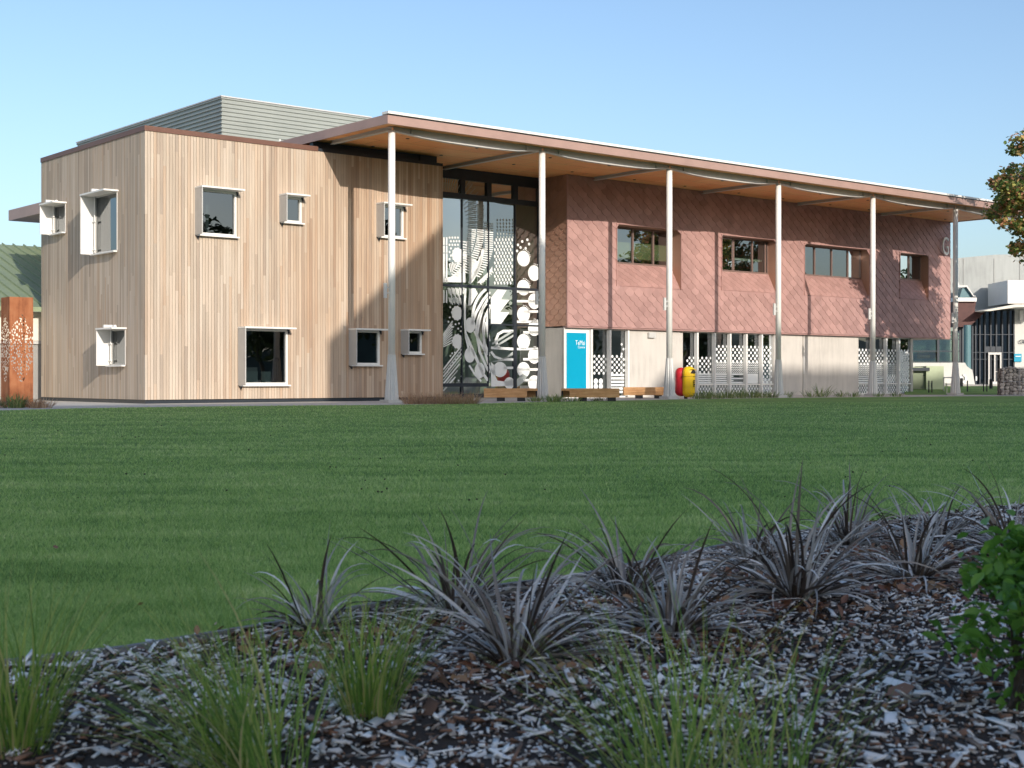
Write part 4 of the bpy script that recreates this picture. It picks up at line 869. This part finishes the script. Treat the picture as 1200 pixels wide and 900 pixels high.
m_ = MB(); ppoly(m_, [(1152, 364), (1190, 356.5), (1240, 356.5), (1240, 358.5), (1190, 360), (1160, 364.5)], 83.5, 4); m_.build('eave', M['cream'], rb)
m_ = MB(); pbox(m_, 1189, 1240, 358.8, 452, 86, .6); rw = m_.build('side_wall', M['offwhite'], rb)
m_ = MB(); pbox(m_, 1188.6, 1197.2, 414.6, 423.8, 85.9, .08); bs = m_.build('blue_sign', M['blue'], rb)
m_ = MB(); pbox(m_, 1190, 1196, 417, 418, 85.86, .03); m_.build('sign_text', M['vinyl'], bs)
m_ = MB(); pbox(m_, 1195, 1198.6, 364, 375.5, 85.8, .15); m_.build('wall_light', M['white'], rb)
q = P(1194.3, 402.3, 85.9); text('CRE', .33, M['dark'], rw, (q[0]-ORG[rb.name][0][0], -.12, q[2]), ext=.02, sx=1.0)
m_ = MB(); ppoly(m_, [(1118, 353.5), (1144, 353.5), (1142, 365), (1154, 366), (1136, 383), (1118, 383)], 85, 1.2); m_.build('red_cladding', M['darkred'], rb)
m_ = MB(); pbox(m_, 1118, 1144.5, 348.8, 353.3, 84.8, 1.2); m_.build('white_band', M['white'], rb)
m_ = MB(); pbox(m_, 1137, 1189, 362, 452, 86.6, .2); m_.build('entrance_backing', M['int_dark'], rb)
eg = MB()
for x in (1121.5, 1128, 1140, 1143.5, 1148.5, 1154.5, 1161.3, 1167.8, 1174.8, 1182.4, 1188.4): pbox(eg, x-.75, x+.75, 364, 450.5, 86.0, .18)
for y in (392, 413, 421): pbox(eg, 1140, 1189, y-.4, y+.4, 86.02, .12)
pbox(eg, 1155, 1174, 406, 412.6, 86.03, .1); pbox(eg, 1118, 1129, 383, 425, 86.4, .1)
en = eg.build('entrance_frame', M['dark'], rb)
m_ = MB(); pbox(m_, 1140, 1189, 364, 450, 86.15, .01); m_.build('pane', M['glass_dark'], en)
m_ = MB(); [pbox(m_, a, b, c, d_, 86.3, .05) for a, b, c, d_ in ((1149.5, 1154, 383, 450), (1162.4, 1167, 384, 405), (1168.8, 1173.5, 384, 405), (1178, 1182, 405, 432))]; m_.build('reflection_strip', M['int_pale'], en)  # pale panels stand in for bright reflections in the entrance glass
m_ = MB(); pbox(m_, 1158.3, 1159.8, 413, 450, 85.9, .1); pbox(m_, 1165.2, 1166.6, 413, 450, 85.9, .1); pbox(m_, 1172, 1173.6, 413, 450, 85.9, .1); pbox(m_, 1158.3, 1173.6, 413, 415.6, 85.88, .1); pbox(m_, 1166.6, 1172, 435.2, 436, 85.9, .1); pbox(m_, 1158.3, 1173.6, 447.2, 450.5, 85.88, .1); m_.build('entrance_door', M['greywhite'], rb)
m_ = MB(); a = P(1133.5, 432, 84); m_.tube((a[0], 84, .4), (a[0], 84, P(0, 381, 84)[2]), .21, n=20); m_.build('teal_column', M['teal'], rb)
m_ = MB(); pbox(m_, 1050, 1124, 390, 430, 82.4, .1); m_.build('side_backing', M['int_pale'], rb)
eg = MB()
for x in (1068, 1099.6, 1118): pbox(eg, x-1.3, x+1.3, 388, 425, 81.6, .2)
for y in (393.5, 397.4, 411.5, 424.2): pbox(eg, 1050, 1124, y-.55, y+.55, 81.62, .15)
sf = eg.build('side_glazing', M['dark'], rb); m_ = MB(); pbox(m_, 1050, 1124, 388, 425, 81.75, .01); m_.build('pane', M['glass_clear'], sf)
m_ = MB(); pbox(m_, 1075, 1098, 412.5, 420, 82.1, .1); m_.build('orange_board', M['bench'], rb)
m_ = MB(); ppoly(m_, [(1050, 425), (1131, 425), (1133, 429), (1137.5, 432.3), (1139.5, 433.2), (1142.5, 450.5), (1050, 450.5)], 81, .5); m_.build('curved_wall', M['offwhite'], rb)
m_ = MB()
for (x0, y0, x1, y1) in ((1125, 441, 1128, 443.5), (1129, 438.5, 1131, 441), (1131, 441, 1132.6, 447), (1127, 446, 1131, 449), (1143.5, 441, 1145, 446)): pbox(m_, x0, x1, y0, y1, 80.9, .05)
m_.build('wall_logo', M['vinyl'], rb)
# vents on the roof
vt = thing('roof_cowl', 'dark trapezoid roof cowl with a pale rim beside the last column', 'roof vent', (P(1133, 349, 86.5)[0], 86.5, P(0, 348.8, 86.5)[2]), G)
m_ = MB(); ppoly(m_, [(1124.5, 348.7), (1128, 337), (1134, 337), (1139.5, 348.7)], 86.6, .8); m_.build('cowl', M['teal'], vt)
m_ = MB(); ppoly(m_, [(1118, 336.4), (1118, 330.5), (1123, 330.5), (1124.5, 334.5), (1133.5, 334.5), (1141.5, 346.5), (1143.5, 346.5), (1143.5, 347.3), (1140.6, 347.3), (1132.7, 336), (1124, 336.4)], 86.4, .3); m_.build('rim', M['greywhite'], vt)
# green bank and terrace
m_ = MB(); m_.add([P(1060, 462.6, 67), P(1180, 462.6, 67), P(1180, 452.5, 79), P(1060, 452.5, 79)], [(0,1,2,3)]); setp(m_.build('bank', M['lawn'], fr=G), kind='structure')
m_ = MB(); pbox(m_, 1040, 1240, 451, 452.6, 79.1, 30); setp(m_.build('terrace', M['conc_path'], fr=G), kind='structure')
ut = thing('utility_shed', 'pale mint green utility shed with an olive door under the end of the veranda', 'shed', (P(1087, 461, 74)[0], 74, 0), G)
m_ = MB(); pbox(m_, 1085.5, 1106, 429, 462, 74, 2.2); pbox(m_, 1066, 1085.4, 430, 462, 74.3, 1.9); m_.build('wall', M['mint'], ut)
m_ = MB(); pbox(m_, 1067, 1084.4, 436.5, 460.3, 74.2, .06); dd = m_.build('door', M['olive'], ut); m_ = MB(); pbox(m_, 1067, 1084, 456, 456.5, 74.17, .02); pbox(m_, 1082.5, 1083.6, 439, 440.5, 74.15, .04); m_.build('hinge', M['dark'], dd)
m_ = MB(); pbox(m_, 1066, 1089.5, 430.8, 434.6, 73.9, .3); m_.build('shed_eave', M['dark'], ut)  # dark eave strip across the shed front
gbn = thing('gabion_wall', 'grey stone filled gabion wall at the right edge of the photo', 'wall', (P(1190, 464, 65)[0], 65, 0), G)
m_ = MB(); a = P(1175.5, 430.5, 65); bb_ = P(1240, 463.5, 65); nx = 14; nz = 7; rs2 = random.Random(3)
m_.box((a[0]+.04, 65.04, 0), (bb_[0], 65.9, a[2]-.04)); 
core = m_.build('stone_fill', M['gabion'], gbn)
m_ = MB(); xx = a[0]
while xx < bb_[0]-.2:
    zz = .08
    while zz < a[2]-.02:
        r_ = rs2.uniform(.07, .12); c = (xx+rs2.uniform(-.03, .03), 65.04+rs2.uniform(-.02, .03), zz); rings = []
        for t in (-1, -.5, .2, .8): k = math.sqrt(max(.05, 1-t*t*.85)); rings.append([(c[0]+r_*k*math.cos(q)*rs2.uniform(.8, 1.2), c[1]+r_*.7*k*math.sin(q), c[2]+r_*.75*t) for q in [i*math.pi/3 for i in range(6)]])
        m_.loft(rings); zz += r_*1.5
    xx += .19
m_.build('rocks', terra('gabion_rock', (.20, .18, .165), (.62, .56, .50)), core)
m_ = MB()
for z in (0.02, a[2]/2, a[2]): m_.tube((a[0], 64.93, z), (bb_[0], 64.93, z), .012, n=5)
for k in range(4): m_.tube((a[0]+k*.75, 64.93, 0), (a[0]+k*.75, 64.93, a[2]), .012, n=5)
m_.build('wire_basket', M['wirenet'], gbn)
def post(x, yt, yb, d, r, lab, grp, mat='black', name='bollard', cat='bollard'):
    a = P(x, yt, d); z0 = P(x, yb, d)[2]; mb = MB(); mb.tube((a[0], d, z0), (a[0], d, a[2]-r*.5), r, n=14); mb.tube((a[0], d, a[2]-r*.5), (a[0], d, a[2]), r, r*.6, n=14)
    o = mb.build(name, M[mat], None, (a[0], d, z0), G); setp(o, lab, cat, grp)
post(1126.8, 443, 453, 78, .085, 'black bollard beside the last column', 'black bollards'); post(1161.3, 444, 455.3, 75, .09, 'black bollard in front of the entrance door', 'black bollards')
for k, (x, lab) in enumerate(((1088.5, 'thin dark stake at the left of the mint shed wall'), (1092, 'thin dark stake right of its twin by the mint shed'), (1133.7, 'thin black post on the green bank by the curved wall'), (1152.5, 'thin black post left of the entrance bollard'), (1156.5, 'thin black post second left of the entrance bollard'))):
    post(x, 446, 460, 67.5 if k < 2 else 71, .03, lab, 'thin posts', name='post', cat='post')
post(1109.3, 449, 462, 67.5, .035, 'pale green post beside the last column base', None, 'mint', 'post', 'post')
m_ = MB(); a = P(1106, 442.5, 72); b = P(1116, 442.5, 72)
m_.tube(a, b, .03, n=8); m_.tube((a[0], 72, 0), a, .03, n=8); m_.tube((b[0], 72, 0), b, .03, n=8); m_.tube((a[0], 72, .5), (b[0], 72, .5), .02, n=8)
o = m_.build('handrail', M['greywhite'], None, (a[0], 72, 0), G); setp(o, 'low pale handrail between mint shed and last column', 'handrail')

# ================================================================== TREES
def tree(name, label, base, h, crown, nl, size, mat, seed, trunk=.16, fr=G, group=None, clumps=60, cs=.45):
    rs = np.random.default_rng(seed); t = thing(name, label, 'tree', (*base, 0), G, group); cx_, cy_, cz, rx, ry, rz = crown
    mb = MB(); top = (cx_, cy_, cz+rz*.6); mid = ((base[0]+cx_)/2+.1, (base[1]+cy_)/2, cz-rz*.7)
    mb.path([(*base, 0), mid, (cx_, cy_, cz), top], [trunk, trunk*.75, trunk*.5, trunk*.12], 10); C = []
    while len(C) < clumps:
        p = rs.uniform(-1, 1, 3)
        if .25 < np.linalg.norm(p) < 1 and not (p[2] < -.3 and np.hypot(p[0], p[1]) > .8): C.append((cx_+p[0]*rx, cy_+p[1]*ry, cz+p[2]*rz))
    for c in C:
        s = rs.uniform(.1, .75); o = (mid[0]+(top[0]-mid[0])*s, mid[1]+(top[1]-mid[1])*s, mid[2]+(min(top[2], c[2])-mid[2])*s*.8)
        m2 = tuple((p+q)/2+rs.normal(0, .12) for p, q in zip(o, c)); mb.path([o, m2, c], [trunk*.22, trunk*.14, trunk*.05], 5)
    mb.build('trunk', M['bark'], t); k = rs.integers(0, len(C), nl); Ca = np.array(C)
    sc_ = rs.uniform(.5, 1.3, len(C))[k][:, None]*cs; d = rs.normal(0, 1, (nl, 3)); d /= np.linalg.norm(d, axis=1)[:, None]; d *= rs.random((nl, 1))**.5
    pts = Ca[k]+d*sc_*np.array([1.2, 1.2, .8]); v, f = leaf_cloud(pts, size, rs, 'broad')
    o = npmesh('crown', v, f, mat, t, (*base, 0)); return t
bt = B.w((32.0, -6.2, 0)); 
tree('autumn_tree', 'autumn tree with green, yellow and red leaves reaching in at the right edge', bt[:2], 13, (bt[0]+.05, bt[1], 8.5, 3.9, 3.8, 3.5), 24000, .15, M['autumn'], 11, .2, clumps=150, cs=.55)
tr_spots = [((48, -36), 9, 4.2), ((56, -44), 12, 5), ((64, -38), 10, 4.5), ((73, -50), 14, 6), ((83, -42), 11, 5), ((94, -52), 13, 6), ((40, -52), 15, 5.5), ((105, -44), 12, 5), ((36, -74), 15, 6), ((45, -80), 14, 6), ((54, -84), 17, 6), ((64, -78), 15, 6), ((76, -84), 16, 6)]
for k, ((u, w_), hh_, rr_) in enumerate(tr_spots):
    p = B.w((u, w_, 0)); tree('park_tree', 'evergreen tree across the lawn, mirrored in the upper windows', p[:2], hh_, (p[0], p[1], hh_*.62, rr_*.7, rr_*.7, hh_*.4), 4500, .42, M['tree'], 60+k, .25, group='park trees behind the camera', clumps=60, cs=1.1)

# ================================================================== ADDED SHADE CASTERS FOR LAWN AND WALLS (unseen, behind the camera)
hall = thing('shadow_hall', 'unseen gabled hall behind the camera, shaped to cast the gable shadow on the timber wall', 'building', (-8, -56, 0))  # unseen; outline set by the shadow it has to cast
mb = MB(); WN = -110.; SH = .356; WH = -55.; e0, e1 = -.15-.2174*58.6, 9.75-.2174*58.6; ze_ = 2.06+SH*58.6; zr_ = 6.46+SH*58.6
mb.prism([(e0, 0), (e1, 0), (e1, ze_), ((e0+e1)/2, zr_), (e0, ze_)], 1, WH, WH-12); mb.build('wall', M['brick'], hall)
mb = MB(); mb.box((e0+3, WH+.02, 3), (e1-3, WH+.05, 6)); mb.build('window', M['glass_dark'], hall)
blk = thing('shadow_block', 'unseen long block added behind the camera to shade the lawn', 'building', (-48, -115, 0))  # unseen; height and outline set to shade lawn and wall foot
mb = MB(); mb.box((-76, WN-.5, 0), (-8.7, WN-14, SH*(2.75-WN)));
xr = 16.0-.2174*114.4; zz_ = 1.42+SH*114.4
mb.prism([(-8.69, 0), (20, 0), (20, zz_), (xr+2.2, zz_), (xr+1.0, zz_-.25), (xr+.3, zz_-.8), (-8.69, SH*(2.9-WN))], 1, WN-.5, WN-14); mb.build('wall', M['brick'], blk)
for k in range(12):
    mb = MB(); u = -74+k*4.2
    for z in (3, 7, 11, 15): mb.box((u, WN-.48, z), (u+2.4, WN-.44, z+1.7))
    mb.build('window', M['glass_dark'], blk)
# far hills (seen only as reflections)
hm = MB(); pts = []; rs = random.Random(8)
for k in range(61):
    a = R(-175+k*6); pts.append((a, 40+22*math.sin(k*.55)+10*math.sin(k*1.7+1)+rs.uniform(-3, 3)))
for (a, h1), (b, h2) in zip(pts, pts[1:]):
    if -math.pi < a and math.sin(a) < .15:
        for r0, r1, s0, s1 in ((620, 700, 0, .6), (700, 800, .6, 1), (800, 950, 1, 0)):
            hm.quad((r0*math.cos(a), r0*math.sin(a), h1*s0), (r0*math.cos(b), r0*math.sin(b), h2*s0), (r1*math.cos(b), r1*math.sin(b), h2*s1), (r1*math.cos(a), r1*math.sin(a), h1*s1))
setp(hm.build('hills', M['hill'], fr=G), kind='structure')

# ================================================================== LIGHT, SKY, CAMERA
Lh = .2174*_U + _V; Lh = Lh/np.linalg.norm(Lh); EL = math.atan(.356/math.hypot(1, .2174))
sd = bpy.data.lights.new('sun', 'SUN'); sd.energy = 3.1; sd.angle = R(.35); sd.color = (1, .915, .82)
so_ = bpy.data.objects.new('sun', sd); COL.objects.link(so_)
dv = Vector((Lh[0]*math.cos(EL), Lh[1]*math.cos(EL), -math.sin(EL))); so_.rotation_euler = dv.to_track_quat('-Z', 'Y').to_euler(); so_.location = (20, -40, 40)
wd = bpy.data.worlds.new('World'); SC.world = wd; wd.use_nodes = True; nt = wd.node_tree; nt.nodes.clear()
sk = nt.nodes.new('ShaderNodeTexSky'); sk.sky_type = 'NISHITA'; sk.sun_disc = False; sk.sun_elevation = EL; sk.sun_rotation = math.atan2(-Lh[0], -Lh[1])
sk.air_density = .95; sk.dust_density = 2.2; sk.ozone_density = 2.4; sk.altitude = 50
bg = nt.nodes.new('ShaderNodeBackground'); bg.inputs[1].default_value = .15; ow = nt.nodes.new('ShaderNodeOutputWorld')
nt.links.new(sk.outputs[0], bg.inputs[0]); nt.links.new(bg.outputs[0], ow.inputs[0])
cd = bpy.data.cameras.new('camera'); cam = bpy.data.objects.new('camera', cd); COL.objects.link(cam)
cam.location = (0, 0, EYE); cam.rotation_euler = (R(90), 0, 0); cd.sensor_width = 36; cd.lens = 36*F/1200; cd.shift_y = -(450-HY)/1200; cd.clip_end = 3000; cd.clip_start = .05
cd.dof.use_dof = True; cd.dof.focus_distance = 40; cd.dof.aperture_fstop = 10
SC.camera = cam
SC.view_settings.view_transform = 'Standard'; SC.view_settings.look = 'None'; SC.view_settings.exposure = .48; SC.view_settings.gamma = 1
SC.render.engine = 'CYCLES'; SC.cycles.transparent_max_bounces = 16; SC.cycles.max_bounces = 8
SC.render.resolution_x = 1024; SC.render.resolution_y = 768
